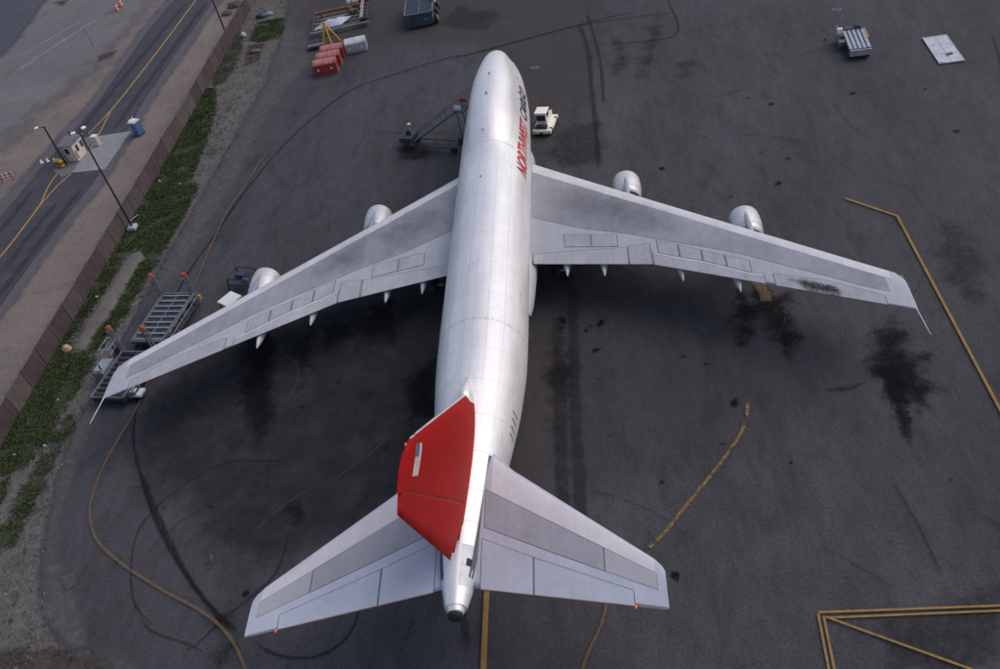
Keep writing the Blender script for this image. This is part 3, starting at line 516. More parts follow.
# lettering
def lettering(txt, mt, x_aft, x_fwd, z0, z1, name, shear=.32, side=1):
    cu = bpy.data.curves.new('t', 'FONT'); cu.body = txt; cu.shear = shear; cu.offset = .022; o = bpy.data.objects.new('t', cu); COL.objects.link(o)
    bpy.context.view_layer.update(); me = o.to_mesh(); bm_ = bmesh.new(); bm_.from_mesh(me); o.to_mesh_clear(); bmesh.ops.triangulate(bm_, faces=bm_.faces)
    for _ in range(2): bmesh.ops.subdivide_edges(bm_, edges=[e for e in bm_.edges if e.calc_length() > .12], cuts=2); bmesh.ops.triangulate(bm_, faces=bm_.faces)
    bm_.verts.index_update(); V = np.array([v.co[:] for v in bm_.verts]); Fc = [tuple(v.index for v in p.verts) for p in bm_.faces]; bm_.free()
    bpy.data.objects.remove(o); lo, hi = V.min(0), V.max(0); s_ = (V-lo)/(hi-lo+1e-9)
    b = MB(); v = []
    for q in s_:
        x = x_aft+(x_fwd-x_aft)*q[0]; z = z0+(z1-z0)*q[1]; v.append(hull_z(x, z, .035, side))
    b.add(v, Fc); return b.build(name, mt, fuselage, OFF)
lettering('NORTHWEST', M_title_red, 26.3, 16.9, 6.5, 7.72, 'airline_title')
lettering('CARGO', M_title_black, 16.5, 10.7, 6.5, 7.75, 'cargo_title')

# lifting surfaces ------------------------------------------------------------------------------------------------
def thick(f): f = min(max(f, 0), 1); return (1.4845*math.sqrt(f)-.63*f-1.758*f*f+1.4215*f**3-.5075*f**4)*2      # 1.0 at the thickest
def interp(tab, y): return float(np.interp(y, [t[0] for t in tab], [t[1] for t in tab]))
class Surf:
    def __init__(s, LE, TE, Z, TC, up=.6, dn=.4): s.LE, s.TE, s.Z, s.TC, s.up, s.dn = LE, TE, Z, TC, up, dn
    def pt(s, sg, y, f, top=True, off=0.0):
        a, c_ = interp(s.LE, y), interp(s.TE, y); ch = c_-a; t = thick(f)*interp(s.TC, y)*ch
        return A(a+f*ch, sg*y, interp(s.Z, y)+(t*s.up+off if top else -t*s.dn-off))
    def fx(s, y, x): a, c_ = interp(s.LE, y), interp(s.TE, y); return (x-a)/(c_-a)
    def body(s, sg, ys, mt, name, parent):
        F_ = [0, .004, .012, .03, .06, .1, .16, .24, .34, .45, .56, .67, .78, .88, .95, 1.0]; n = len(F_); b = MB(); v = []
        for y in ys: v += [s.pt(sg, y, f) for f in F_] + [s.pt(sg, y, f, False) for f in F_[1:-1]][::-1]
        m_ = 2*n-2; fs = []
        for j in range(len(ys)-1): fs += [(j*m_+i, j*m_+(i+1) % m_, (j+1)*m_+(i+1) % m_, (j+1)*m_+i)[::sg] for i in range(m_)]
        b.add(v, fs, True); k = (len(ys)-1)*m_; b.add(v, [tuple(range(k, k+m_))[::sg]]); return b.build(name, mt, parent, OFF)
    def patch(s, sg, name, mt, y0, y1, front, back, parent, off=.02, nf=6, ny=None, gap=.05, ext=0.0):
        """a raised panel between two chordwise lines given as x(y) tables (or None for the leading or trailing edge), over a dark gap strip"""
        fr = lambda y: 0.0 if front is None else s.fx(y, interp(front, y))
        bk = lambda y: 1.0 if back is None else s.fx(y, interp(back, y))
        ny = ny or max(2, int((y1-y0)/1.0))
        def grid(nm, m_, g, o_, par):
            b = MB(); v = []; cols = []
            for i in range(ny+1):
                y = y0-g+(y1-y0+2*g)*i/ny; ch = interp(s.TE, y)-interp(s.LE, y); a, c_ = fr(y)-(g/ch if front else 0), bk(y)+(g/ch if back else 0)
                v += [s.pt(sg, y, a+(c_-a)*j/nf, True, o_) for j in range(nf+1)]
            n1 = nf+1; fs = [(i*n1+j, i*n1+j+1, (i+1)*n1+j+1, (i+1)*n1+j)[::sg] for i in range(ny) for j in range(nf)]
            b.add(v, fs, True)
            rim = [i*n1 for i in range(ny+1)]+[ny*n1+j for j in range(1, n1)]+[i*n1+nf for i in range(ny-1, -1, -1)]+[j for j in range(nf-1, 0, -1)]
            lo = [(v[i][0], v[i][1], v[i][2]-o_-.01) for i in rim]; k = len(rim)
            b.add([v[i] for i in rim]+lo, [(i, (i+1) % k, k+(i+1) % k, k+i)[::-sg] for i in range(k)]); return b.build(nm, m_, par, OFF)
        if gap: grid('panel_gap', M_gap, gap, off*.45, parent)
        return grid(name, mt, 0, off, parent)
WLE = [(0, 16.75), (3.1, 19.5), (29.5, 43.1), (29.8, 43.9)]; WTE = [(0, 33.8), (3.2, 34.65), (12.9, 37.4), (29.7, 47.0), (29.8, 47.05)]
WZ = [(0, 3.55), (3.25, 3.70), (29.7, 5.5), (29.8, 5.5)]
wing = Surf(WLE, WTE, WZ, [(0, .125), (12.9, .095), (29.8, .075)], .52, .48)
L1 = [(3.0, 21.8), (13.7, 30.6), (28.9, 43.75)]; L2 = [(3.0, 28.8), (7.3, 31.5), (11.8, 33.6), (13.3, 34.5), (19.2, 38.0), (28.4, 44.95)]
FI = [(3.0, 33.5), (11.2, 35.0)]; AI = [(11, 34.9), (13, 35.0)]
FO = [(13.0, 36.0), (14.7, 37.1), (16.5, 38.1), (18.1, 39.2), (19.8, 40.45), (20.9, 41.0)]
SO = [(13.0, 34.5), (13.45, 34.8), (15.2, 35.95), (16.85, 37.1), (18.5, 38.2), (20.2, 39.3)]
AO = [(21.3, 41.0), (24.8, 42.75), (28.2, 45.3)]
for sg in (1, -1):
    W_ = wing.body(sg, [0, 2, 3.2, 4.5, 6, 8, 10, 12.9, 15, 17, 19, 21, 23, 25, 27, 28.5, 29.4, 29.7, 29.8], M_wing, 'wing', jet)
    wing.patch(sg, 'leading_edge_panel', M_wingLE, 3.3, 29.0, None, L1, W_, .010, 8, 20, 0)
    wing.patch(sg, 'wing_box_skin', M_box2, 3.3, 28.55, [(a, b_+.04) for a, b_ in L1], L2, W_, .014, 8, 22, .025)
    wing.patch(sg, 'flap', M_flap, 3.35, 11.05, FI, None, W_, .02)
    wing.patch(sg, 'flap', M_flap, 13.05, 20.75, [(a, b_+.04) for a, b_ in FO], None, W_, .03)
    b = MB(); v = []; Yk = np.linspace(13.05, 20.75, 14)                         # pale strip painting a highlight along the outer flap's front edge
    for y in Yk: v += [wing.pt(sg, y, wing.fx(y, interp(FO, y)+.06), True, .045), wing.pt(sg, y, wing.fx(y, interp(FO, y)+.22), True, .045), wing.pt(sg, y, wing.fx(y, interp(FO, y)+.22), True, .0), wing.pt(sg, y, wing.fx(y, interp(FO, y)+.06), True, 0)]
    b.add(v, [(4*k+i, 4*k+(i+1) % 4, 4*k+4+(i+1) % 4, 4*k+4+i) for k in range(13) for i in range(4)]); b.build('flap_edge_highlight', M_wingLE, W_, OFF)
    wing.patch(sg, 'inboard_aileron', M_ctrl, 11.2, 12.9, AI, None, W_, .02)
    wing.patch(sg, 'outboard_aileron', M_ctrl, 21.45, 28.1, AO, None, W_, .02)
    for y0, y1 in ((6.05, 8.15), (8.3, 10.35)): wing.patch(sg, 'spoiler', M_ctrl, y0, y1, [(6, 32.0), (8.2, 32.6), (10.4, 33.2)], [(6, 33.45), (10.4, 34.65)], W_, .022, 3, 3)
    for y0, y1 in ((13.5, 15.0), (15.12, 16.65), (16.78, 18.3), (18.42, 20.0)): wing.patch(sg, 'spoiler', M_ctrl, y0, y1, SO, [(a, b_-.05) for a, b_ in FO], W_, .022, 3, 3)
    for y, tip, ln in ((6.1, 36.2, 4.6), (9.1, 37.0, 4.4), (15.05, 39.25, 4.2), (19.0, 41.6, 4.0)):       # flap track canoes
        b = MB(); zt = interp(WZ, y)-.52; b.lathe(A(tip, sg*y, zt), (0, 1, 0), [(-.2, .02), (.2, .12), (.8, .23), (1.7, .32), (2.8, .32), (ln-.6, .22), (ln, .03)], 14)
        b.v = [(x_, y_, zt+(z_-zt)*1.45) for x_, y_, z_ in b.v]; b.build('flap_track_fairing', mat('fairing_skin', (.50,.50,.54), .5, .1), W_, OFF)
    b = MB(); b.tube(A(46.8, sg*29.72, 5.5), A(49.5, sg*29.85, 5.5), .035, .018, 8); b.build('antenna_probe', M_white, W_, OFF)
    b = MB(); b.box(A(43.6, sg*29.72, 5.5), (.16, .5, .14), bev=.05); b.build('position_light', mat('nav_green' if sg > 0 else 'nav_red', (.05,.3,.12) if sg > 0 else (.35,.03,.03), .2), W_, OFF)
    # engines
    for y, x0, zc in ((11.68, 22.9, 2.75), (20.83, 31.3, 3.3)):
        o_ = A(x0, sg*y, zc); ax = (0, -1, 0)
        b = MB(); b.lathe(o_, ax, [(.35, .98), (.08, 1.05), (0, 1.11), (.06, 1.18), (.25, 1.24), (.8, 1.29), (1.6, 1.29), (2.5, 1.22), (3.25, 1.10), (3.23, 1.04), (2.5, 1.06)], 36); eng = b.build('engine', M_cowl, jet, OFF)
        b = MB(); b.lathe(o_, ax, [(.8, .02), (.8, .95), (.35, .98), (.33, .99)], 30); b.build('fan_intake', M_dark, eng, OFF)
        b = MB(); b.lathe(o_, ax, [(2.6, .30), (2.6, 1.05), (2.62, 1.05)], 30); b.build('fan_outlet', M_dark, eng, OFF)
        b = MB(); b.lathe(o_, ax, [(2.4, .9), (3.3, .92), (4.4, .80), (5.4, .60), (5.42, .5), (4.8, .45)], 28); b.build('core_cowl', M_steel, eng, OFF)
        b = MB(); b.lathe(o_, ax, [(4.8, .44), (5.4, .34), (6.0, .05)], 18); b.build('exhaust_plug', M_pylon, eng, OFF)
        for t in (1.05, 2.3):
            b = MB(); r_ = {1.05: 1.302, 2.3: 1.25}[t]; b.lathe(o_, ax, [(t-.02, r_-.02), (t-.02, r_), (t+.02, r_), (t+.02, r_-.02)], 36); b.build('cowl_seam', M_seam, eng, OFF)
        xl = interp(WLE, y); zl = interp(WZ, y); b = MB(); n = 9; rows = []
        for k in range(n):
            t = k/(n-1); x = x0+.75+(xl+3.6-x0-.75)*t
            zt = zc+1.24+(zl+.12-zc-1.30)*min(1, max(0, (x-x0-.75)/(xl+.1-x0-.75)))**.8; zb_ = zc+.6 if x < x0+5 else zc+.6+(x-x0-5)*.3
            if x > xl: zt = zl-.05
            hw = .03+.17*math.sin(math.pi*min(1, t*1.1+.04))**.7 if t < .9 else .08
            rows.append([A(x, sg*y-hw, zb_), A(x, sg*y-hw, zt-.06), A(x, sg*y, zt), A(x, sg*y+hw, zt-.06), A(x, sg*y+hw, zb_)])
        b.add([p for r_ in rows for p in r_], [(5*k+i, 5*k+(i+1) % 5, 5*k+5+(i+1) % 5, 5*k+5+i) for k in range(n-1) for i in range(5)] + [(0, 1, 2, 3, 4), tuple(5*(n-1)+i for i in range(5))]); b.build('pylon', M_pylon, eng, OFF)
# wing root fairing
b = MB(); v = []; X_ = np.linspace(16.5, 40.5, 25); n = 24
for x in X_:
    q = math.sin(math.pi*(x-16.5)/24)**.5 if 16.5 < x < 40.5 else 0.0; q = max(q, .03)
    v += [A(x, math.sin(t)*(3.05+.62*q), 3.1+math.cos(t)*(1.2+.35*q) if math.cos(t) > 0 else 3.1+math.cos(t)*(1.0+.45*q)) for t in (2*math.pi*k/n for k in range(n))]
b.add(v, [(j*n+i, j*n+(i+1) % n, (j+1)*n+(i+1) % n, (j+1)*n+i)[::-1] for j in range(len(X_)-1) for i in range(n)], True); b.build('wing_root_fairing', M_wing, jet, OFF)
# soot on the starboard aileron
MATS['soot'] = ground_mat('soot', (.02,.02,.022), (.035,.035,.037), rscale=1.1, ragged=.9, opacity=.7, lo=.1, hi=.7, blotch=.7)
def soot(sg, y0, y1, xa, xb):
    n, k = 10, 8; V = []; fd = []; F = []
    for i in range(n+1):
        for j in range(k+1):
            y = y0+(y1-y0)*i/n; x = xa(y)+(xb(y)-xa(y))*j/k; p = wing.pt(sg, y, wing.fx(y, x), True, .035); V.append(tuple(Vector(p)-OFF)); fd.append(max(0, 1-math.hypot(2*i/n-1, 2*j/k-1)))
    F = [(i*(k+1)+j, i*(k+1)+j+1, (i+1)*(k+1)+j+1, (i+1)*(k+1)+j)[::sg] for i in range(n) for j in range(k)]
    me = bpy.data.meshes.new('soot'); me.from_pydata(V, [], F); me.materials.append(MATS['soot']); a = me.attributes.new('fade', 'FLOAT', 'POINT'); a.data.foreach_set('value', fd); return me
wings = [c_ for c_ in jet.children if c_.name.split('.')[0] == 'wing']
for sg_, y0, y1, xa, xb in ((1, 21.8, 26.2, 41.1, 42.2), (1, 22.6, 25.0, 41.6, 43.2), (1, 24.0, 25.8, 42.3, 44.2), (1, 8.0, 17.5, 24.2, 33.2), (1, 4.0, 12.5, 21.0, 30.2), (-1, 9.0, 17.0, 25.2, 33.2), (-1, 4.0, 12.0, 21.0, 30.0)):
    if y1-y0 > 5: me = soot(sg_, y0, y1, lambda y: xa+.87*(y-y0)*1.0, lambda y: min(xb+.62*(y-y0), interp(L2, y)+.3))
    else: me = soot(sg_, y0, y1, lambda y: xa+.62*(y-y0), lambda y: xb+.62*(y-y0))
    if y1-y0 > 5: me.materials[0] = ground_mat('thin_soot', (.05,.05,.055), (.07,.07,.075), rscale=.3, ragged=1.0, opacity=.32, lo=.0, hi=1.0, streak=(1,.3,1), blotch=.4)
    link('soot_smudge', me, wings[0 if sg_ > 0 else 1])

# tailplane
SLE = [(0, 56.6), (1.6, 58.0), (2.8, 59.55), (10.85, 67.15), (11.08, 67.7)]; STE = [(0, 67.0), (11.08, 69.85)]; SZ = [(0, 7.72), (1.5, 7.9), (11.08, 8.9)]
stab = Surf(SLE, STE, SZ, [(0, .085), (11.08, .08)], .5, .5)
Q1 = [(1.0, 60.75), (1.6, 61.2), (8.3, 66.12), (10.8, 67.95)]; Q2 = [(1.0, 63.4), (5.05, 65.69), (10.7, 68.8)]; Q3 = [(1.0, 64.2), (4.35, 66.05), (9.45, 68.65)]
for sg in (1, -1):
    T_ = stab.body(sg, [0, .8, 1.6, 2.2, 2.8, 4, 5.5, 7, 8.5, 10, 10.6, 10.95, 11.08], M_stab, 'tailplane', jet)
    stab.patch(sg, 'leading_edge_panel', M_stabLE, 1.7, 10.6, None, Q1, T_, .008, 8, 14, 0)
    stab.patch(sg, 'grey_skin_panel', M_stabg, 1.4, 8.0, [(a, b_+.04) for a, b_ in Q1], Q2, T_, .012, 5, 8, .035)
    stab.patch(sg, 'pale_skin_panel', M_stabg2, 8.06, 10.62, [(a, b_+.04) for a, b_ in Q1], Q2, T_, .012, 5, 4, .02)
    stab.patch(sg, 'elevator', M_stab, 1.3, 4.18, Q3, None, T_, .014, 4, 4, .04)
    stab.patch(sg, 'elevator', M_stab, 4.28, 9.4, Q3, None, T_, .014, 4, 6, .04)
    b = MB(); v = []
    for y in np.linspace(1.3, 11.0, 12): x = interp(STE, y); v += [A(x+.0, sg*y, interp(SZ, y)+.02), A(x+.045, sg*y, interp(SZ, y)+.02), A(x+.045, sg*y, interp(SZ, y)-.02), A(x+.0, sg*y, interp(SZ, y)-.02)]
    b.add(v, [(4*k+i, 4*k+(i+1) % 4, 4*k+4+(i+1) % 4, 4*k+4+i) for k in range(11) for i in range(4)]); b.build('trailing_edge_strip', mat('primed_edge', (.32,.22,.16), .6), T_, OFF)
    b = MB(); b.lathe(A(69.42, sg*9.45, 8.77), (0, -1, 0), [(0, .02), (.03, .06), (.15, .07), (.22, .02)], 10); b.build('beacon_light', mat('beacon_orange', (.9,.22,.03), .35), T_, OFF)
    b = MB(); v = []                                                         # cut-out seal where the tailplane pivots in the hull
    for x in np.linspace(58.5, 66.8, 14): y = abs(hull_z(x, interp(SZ, 1.5)+.30)[0]); v += [hull_z(x, 8.28, .02, sg), hull_z(x, 8.0, .03, sg)]
    b.add(v, [(2*k, 2*k+1, 2*k+3, 2*k+2) for k in range(13)]); b.build('pivot_slot', M_gap, fuselage, OFF)

# fin
FZ0, FZ1 = 8.3, 19.15
FLE = [(8.3, 52.8), (8.9, 53.5), (18.7, 65.75), (19.15, 66.9)]; FTE = [(8.3, 66.2), (9.8, 66.7), (19.15, 70.45)]
FTH = [(8.3, .095), (19.15, .085)]
def fin_pt(z, f, sd, off=0.0):
    a, c_ = interp(FLE, z), interp(FTE, z); ch = c_-a; return A(a+f*ch, sd*(thick(f)*interp(FTH, z)*ch*.5+off), z)
F_ = [0, .004, .012, .03, .06, .1, .16, .24, .34, .45, .56, .68, .695, .71, .8, .9, 1.0]
def fin_body(zs, f0, f1, mt, name, parent, off=0.0):
    fr = [f for f in F_ if f0 < f < f1]; fr = [f0]+fr+[f1]; n = len(fr); b = MB(); v = []; m_ = 2*n
    for z in zs: v += [fin_pt(z, f, 1, off) for f in fr]+[fin_pt(z, f, -1, off) for f in fr][::-1]
    b.add(v, [(j*m_+i, j*m_+(i+1) % m_, (j+1)*m_+(i+1) % m_, (j+1)*m_+i) for j in range(len(zs)-1) for i in range(m_)], True)
    k = (len(zs)-1)*m_; b.add(v, [tuple(range(k, k+m_)), tuple(range(m_-1, -1, -1))]); return b.build(name, mt, parent, OFF)
ZZ = [8.3, 8.9, 9.8, 11, 13, 15, 17, 18.2, 18.8, 19.0, 19.15]
fin = fin_body(ZZ, 0, .69, M_red, 'fin', jet)
fin_body([9.75, 11, 13, 14.58], .70, 1.0, M_red, 'rudder', fin); fin_body([14.6, 16, 18, 19.0], .70, 1.0, M_red, 'rudder', fin)
[fin_body([za, zb_], .69, f1, M_red, 'rudder_fillet', fin, .004) for za, zb_, f1 in ((8.4, 8.85, .80), (8.85, 9.3, .88), (9.3, 9.745, .95))]
fin_body([9.8, 13, 18.9], .67, .71, mat('dark_red', (.25,.015,.012), .6), 'rudder_hinge_line', fin, -.015)
b = MB(); v = []                                                                      # polished leading edge
for z in np.linspace(8.7, 18.75, 14): v += [fin_pt(z, f, s_, .012) for s_, f in ((-1, .022), (-1, .010), (-1, .003), (1, .0), (1, .003), (1, .010))]
b.add(v, [(6*k+i, 6*k+i+1, 6*k+7+i, 6*k+6+i) for k in range(13) for i in range(5)], True); b.build('leading_edge', M_cowl, fin, OFF)
b = MB(); v = []                                                                      # dorsal fillet
for z, a, bb, h_ in ((8.6, 51.6, 56.5, .50), (9.0, 52.2, 55.6, .42), (9.5, 53.2, 55.2, .34), (10.0, 54.1, 55.0, .26)): v += [A(a, 0, z), A((a+bb)/2, h_, z), A(bb, h_+.05, z), A(bb, -h_-.05, z), A((a+bb)/2, -h_, z)]
b.add(v, [(5*k+i, 5*k+(i+1) % 5, 5*k+5+(i+1) % 5, 5*k+5+i) for k in range(3) for i in range(5)]+[(15, 16, 17, 18, 19)], True); b.build('dorsal_fillet', M_hull, fin, OFF)
b = MB(); b.box(A(66.6, 0, 19.17), (.07, .18, .07), bev=.02); b.build('fin_tip_light', mat('beacon_orange', (.9,.22,.03)), fin, OFF)
# flag on the fin's starboard side: canton and stripes on a slanted field
def fin_x(x, z): a, c_ = interp(FLE, z), interp(FTE, z); return (x-a)/(c_-a)
def fin_quad(z0, z1, xa, xb, mt, name, off, parent):
    b = MB(); v = []; n = 6
    for j in range(3):
        z = z0+(z1-z0)*j/2; xs_ = (z-17.3)*.85
        v += [fin_pt(z, fin_x(xa+xs_+(xb-xa)*i/n, z), 1, off) for i in range(n+1)]
    b.add(v, [(j*(n+1)+i, j*(n+1)+i+1, (j+1)*(n+1)+i+1, (j+1)*(n+1)+i) for j in range(2) for i in range(n)]); return b.build(name, mt, parent, OFF)
fl = fin_quad(17.5, 18.25, 64.95, 66.95, mat('flag_white', (.66,.55,.55), .5), 'flag', .012, fin)
for k in range(4): fin_quad(17.5+.75*(2*k)/7, 17.5+.75*(2*k+.8)/7, 64.95, 66.95, mat('flag_red', (.56,.34,.34), .5), 'flag_stripe', .018, fl)
fin_quad(17.5+.75*3/7, 18.25, 64.95, 65.8, mat('flag_blue', (.10,.11,.19), .6), 'flag_canton', .024, fl)

# landing gear
def wheel(b, c_, r, w_):
    b.lathe((c_[0]-w_/2, c_[1], c_[2]), (1, 0, 0), [(0, .1), (0, r*.85), (w_*.15, r), (w_*.85, r), (w_, r*.85), (w_, .1)], 18)
for y, x in ((0, 7.9),):
    b = MB(); b.tube(A(x, 0, .6), A(x-.2, 0, 2.6), .12); b.tube(A(x, -.4, .6), A(x, .4, .6), .09); b.tube(A(x, 0, 1.2), A(x-1.5, 0, 2.4), .07); g_ = b.build('nose_gear', M_steel, jet, OFF)
    for s in (-1, 1): b = MB(); wheel(b, A(x, s*.42, .6), .6, .4); b.build('tyre', M_black, g_, OFF)
for y, x in ((5.5, 31.3), (-5.5, 31.3), (1.9, 34.4), (-1.9, 34.4)):
    b = MB(); b.tube(A(x, y, .7), A(x, y*.95, 3.0), .2); b.tube(A(x-.75, y, .62), A(x+.75, y, .62), .13)
    for dx in (-.73, .73): b.tube(A(x+dx, y-.6, .62), A(x+dx, y+.6, .62), .09)
    g_ = b.build('main_gear', M_steel, jet, OFF)
    for dx in (-.73, .73):
        for s in (-1, 1): b = MB(); wheel(b, A(x+dx, y+s*.56, .62), .62, .48); b.build('tyre', M_black, g_, OFF)

# ---------------------------------------------------------------- fence
M_slat = mat('fence_slat_brown', (.085,.052,.054), .7, 0, var=.25, scale=.5, col2=(.048,.033,.037))
M_slat2 = mat('fence_slat_faded', (.105,.070,.071), .7, 0, var=.25, scale=.6, col2=(.062,.046,.049))
M_post = mat('galvanised', (.15,.125,.125), .7, .1)
fence = thing('slatted_fence', 'long reddish brown slatted security fence between the dirt shoulder and the grass verge', 'fence', (-42.7, 0, 0))
def fx_(y): return -42.4-.008*max(0, -y-5)+.3
FP = []
M_slat3 = mat('fence_slat_dusty', (.125,.092,.086), .8, 0, var=.3, scale=.8, col2=(.070,.050,.050)); M_slat4 = mat('fence_slat_dark', (.072,.045,.048), .7, 0, var=.3, scale=.7, col2=(.042,.030,.034))
for k in range(4):
    b = MB(); n = 26
    for i in range(n):
        t = (i+.5)/n*3.0-1.5; b.box((random.uniform(-.012, .012), t, 1.22+random.uniform(-.05, .05)), (.012, .098, 2.25), tilt=('X', random.uniform(-.012, .012)))
    FP.append(b.mesh('slat_panel', (M_slat, M_slat2, M_slat3, M_slat4)[k]))
b = MB(); b.tube((0, 0, -.05), (0, 0, 2.5), .045, n=8); b.lathe((0, 0, 2.5), (0, 0, 1), [(0, .06), (.05, .05), (.08, .01)], 8); PM = b.mesh('post', M_post)
b = MB(); b.tube((0, -1.5, 2.38), (0, 1.5, 2.38), .028, n=6); RM = b.mesh('rail', M_post)
b = MB()
for h_ in (2.55, 2.68, 2.8): b.tube((-.08*(h_-2.5)*4, -1.5, h_), (-.08*(h_-2.5)*4, 1.5, h_), .008, n=4)
WM = b.mesh('barbed_wire', M_post)
y = 63.0; i = 0
while y > -57:
    xa, xb = fx_(y), fx_(y-3); a = math.atan2(-(xb-xa), -3)*0+math.atan2(xa-xb, 3)*-1
    for me, nm, c_ in ((FP[random.choice((0, 0, 1, 1, 2, 3))], 'slat_panel', (xa+xb)/2), (RM, 'rail', (xa+xb)/2+.05), (WM, 'barbed_wire', (xa+xb)/2+.05)):
        o = link(nm, me, fence); o.location = (c_+42.7, y-1.5, 0); o.rotation_euler = (random.uniform(-.01, .01), random.uniform(-.035, .035), a)
    o = link('post', PM, fence); o.location = (xa+42.7+.06, y, 0); y -= 3; i += 1

# ---------------------------------------------------------------- light poles
M_pole = mat('pole_brown', (.045,.036,.034), .6, .3)
M_lens = mat('lamp_lens', (.82,.83,.85), .25, 0, var=.03)
def light_pole(xy, h, arms, label, r=.13, base=True):
    t = thing('light_pole', label, 'light pole', (*xy, 0), group='light poles along the road')
    b = MB(); b.tube((0, 0, 0), (0, 0, h), r, r*.6, 12); b.build('pole', M_pole, t)
    if base: b = MB(); b.box((0, 0, .18), (.9, .9, .55), bev=.08); b.build('concrete_base', mat('pale_concrete', (.42,.43,.46), .8), t)
    for (dx, dy, dz) in arms:
        b = MB(); b.tube((0, 0, h-.1), (dx, dy, h+dz), .05, n=8); a = b.build('arm', M_pole, t)
        b = MB(); q = math.atan2(dy, dx); b.box((dx, dy, h+dz), (.46, .34, .2), q, .06); hd = b.build('lamp_head', M_lens, t)
        b = MB(); b.box((dx, dy, h+dz-.11), (.36, .26, .06), q); b.build('lamp_glass', mat('lamp_glass', (.6,.6,.58), .2), hd)
    return t
light_pole((-41.32,-15.11), 12.0, [(-.55, -.2, .1), (.35, .5, .2)], 'tall brown light pole on a pale concrete base on the grass verge by the fence')
light_pole((-56.47,1.72), 5.4, [(-.75, -.35, .1)], 'short dark brown light pole beside the cream guard booth', .16, False)
light_pole((-43.74,33.78), 12.0, [(-.7, 0, .1), (.7, 0, .1)], 'brown light pole at the top edge beside the upper end of the road', .13, False)

# ---------------------------------------------------------------- guard booth and things round it
M_cream = mat('cream_siding', (.62,.55,.46), .6, 0, var=.08, scale=2)
M_roof = mat('booth_roof_grey', (.16,.155,.165), .8, 0, var=.2, scale=2, bump=.3)
t = thing('guard_booth', 'small cream guard booth with grey roof on the island in the road', 'booth', (-55.4, 3.5, 0), R(-8)); t.scale = (.78, .84, .88)
b = MB(); b.box((0, 0, 1.25), (1.9, 3.0, 2.5)); b.build('wall', M_cream, t)
b = MB(); b.prism([(-1.85, 2.5), (1.85, 2.5), (1.85, 2.62), (0, 2.95), (-1.85, 2.62)], -1.25, 1.2); rf = b.build('roof', M_roof, t)
b = MB(); b.tube((-.4, .9, 2.7), (-.4, .9, 3.5), .12, n=10); b.build('flue', M_pole, rf)
M_win = mat('booth_glass', (.035,.04,.05), .12, 0, spec=.8)
for c_, dm in (((.96, -.55, 1.55), (.05, .55, .9)), ((.96, .65, 1.55), (.05, .5, .9)), ((-.96, 0, 1.5), (.05, 1.2, .9)), ((-.3, -1.51, 1.6), (.7, .05, .8)), ((0, 1.51, 1.6), (.9, .05, .9))):
    b = MB(); b.box(c_, (dm[0]+(.14 if dm[0] > .1 else -.01), dm[1]+(.14 if dm[1] > .1 else -.01), dm[2]+.14)); wf = b.build('window', mat('window_frame', (.5,.47,.42), .6), t)
    b = MB(); b.box(c_, dm); b.build('pane', M_win, wf)
b = MB(); b.box((.97, 1.2, 1.05), (.05, .5, 2.0)); b.build('door', mat('door_brown', (.25,.17,.12), .6), t)
b = MB(); b.box((.98, -1.2, .9), (.06, .3, 1.2)); b.build('notice_panel', mat('notice_red', (.5,.12,.08), .6), t)
t = thing('utility_cabinet', 'narrow cream cabinet standing at the far end of the guard booth', 'cabinet', (-53.6, 5.6, 0), R(-8))
b = MB(); b.box((0, 0, .65), (.7, .6, 1.3), bev=.04); b.build('body', M_cream, t); b = MB(); b.box((0, 0, 1.33), (.8, .7, .07)); b.build('lid', M_white, t)
b = MB(); b.box((.36, 0, .7), (.03, .42, .9)); b.build('cabinet_door', mat('cab_door', (.5,.42,.36), .6), t)
t = thing('crash_barrel', 'yellow impact barrels in front of the guard booth by the short pole', 'barrel', (-57.22,1.57)+(0,))
for dx, dy in ((0, 0), (.55, -.3)):
    b = MB(); b.lathe((dx, dy, 0), (0, 0, 1), [(0, .02), (0, .3), (.3, .33), (.32, .3), (.6, .3), (.62, .33), (.95, .3), (.97, .02)], 14); o = b.build('drum', mat('barrel_yellow', (.55,.28,.03), .5), t)
    b = MB(); b.lathe((dx, dy, 0), (0, 0, 1), [(.4, .315), (.4, .325), (.52, .325), (.52, .315)], 14); b.build('stripe', M_pole, o)
for k, (uv, nm) in enumerate((((-60.37,3.07), 'nearest the booth'), ((-59.60,3.22), 'second from the booth'), ((-58.50,2.94), 'beside the short pole'))):
    t = thing('white_bollard', 'low white bollard in the far lane by the booth, '+nm, 'bollard', (*uv, 0), group='bollards by the booth')
    b = MB(); b.lathe((0, 0, 0), (0, 0, 1), [(0, .22), (.06, .22), (.06, .12), (.45, .09), (.5, .02)], 10); b.build('post', M_white, t)
t = thing('portable_toilet', 'blue portable toilet with white roof on the dirt shoulder beside the road', 'toilet', (*(-48.26,6.80), 0), R(-22)); t.scale = (.86, .86, .86)
M_pt = mat('blue_plastic', (.085,.15,.30), .5, 0, var=.12, scale=2)
b = MB(); b.box((0, 0, 1.05), (1.15, 1.15, 2.1), bev=.04); b.build('cabin', M_pt, t)
b = MB(); b.prism([(-.66, 2.1), (.66, 2.1), (.5, 2.3), (0, 2.4), (-.5, 2.3)], -.66, .66); rf = b.build('roof', M_white, t)
b = MB(); b.tube((-.4, .4, 2.2), (-.4, .4, 2.65), .06); b.build('vent_pipe', M_white, rf)
b = MB(); b.box((0, -.59, 1.0), (.75, .04, 1.85)); dr = b.build('door', mat('blue_plastic_door', (.06,.14,.32), .45), t)
b = MB(); b.box((.28, -.62, 1.05), (.06, .04, .2)); b.build('handle', M_white, dr)
b = MB(); b.box((0, 0, .06), (1.25, 1.25, .12)); b.build('skid', M_pole, t)
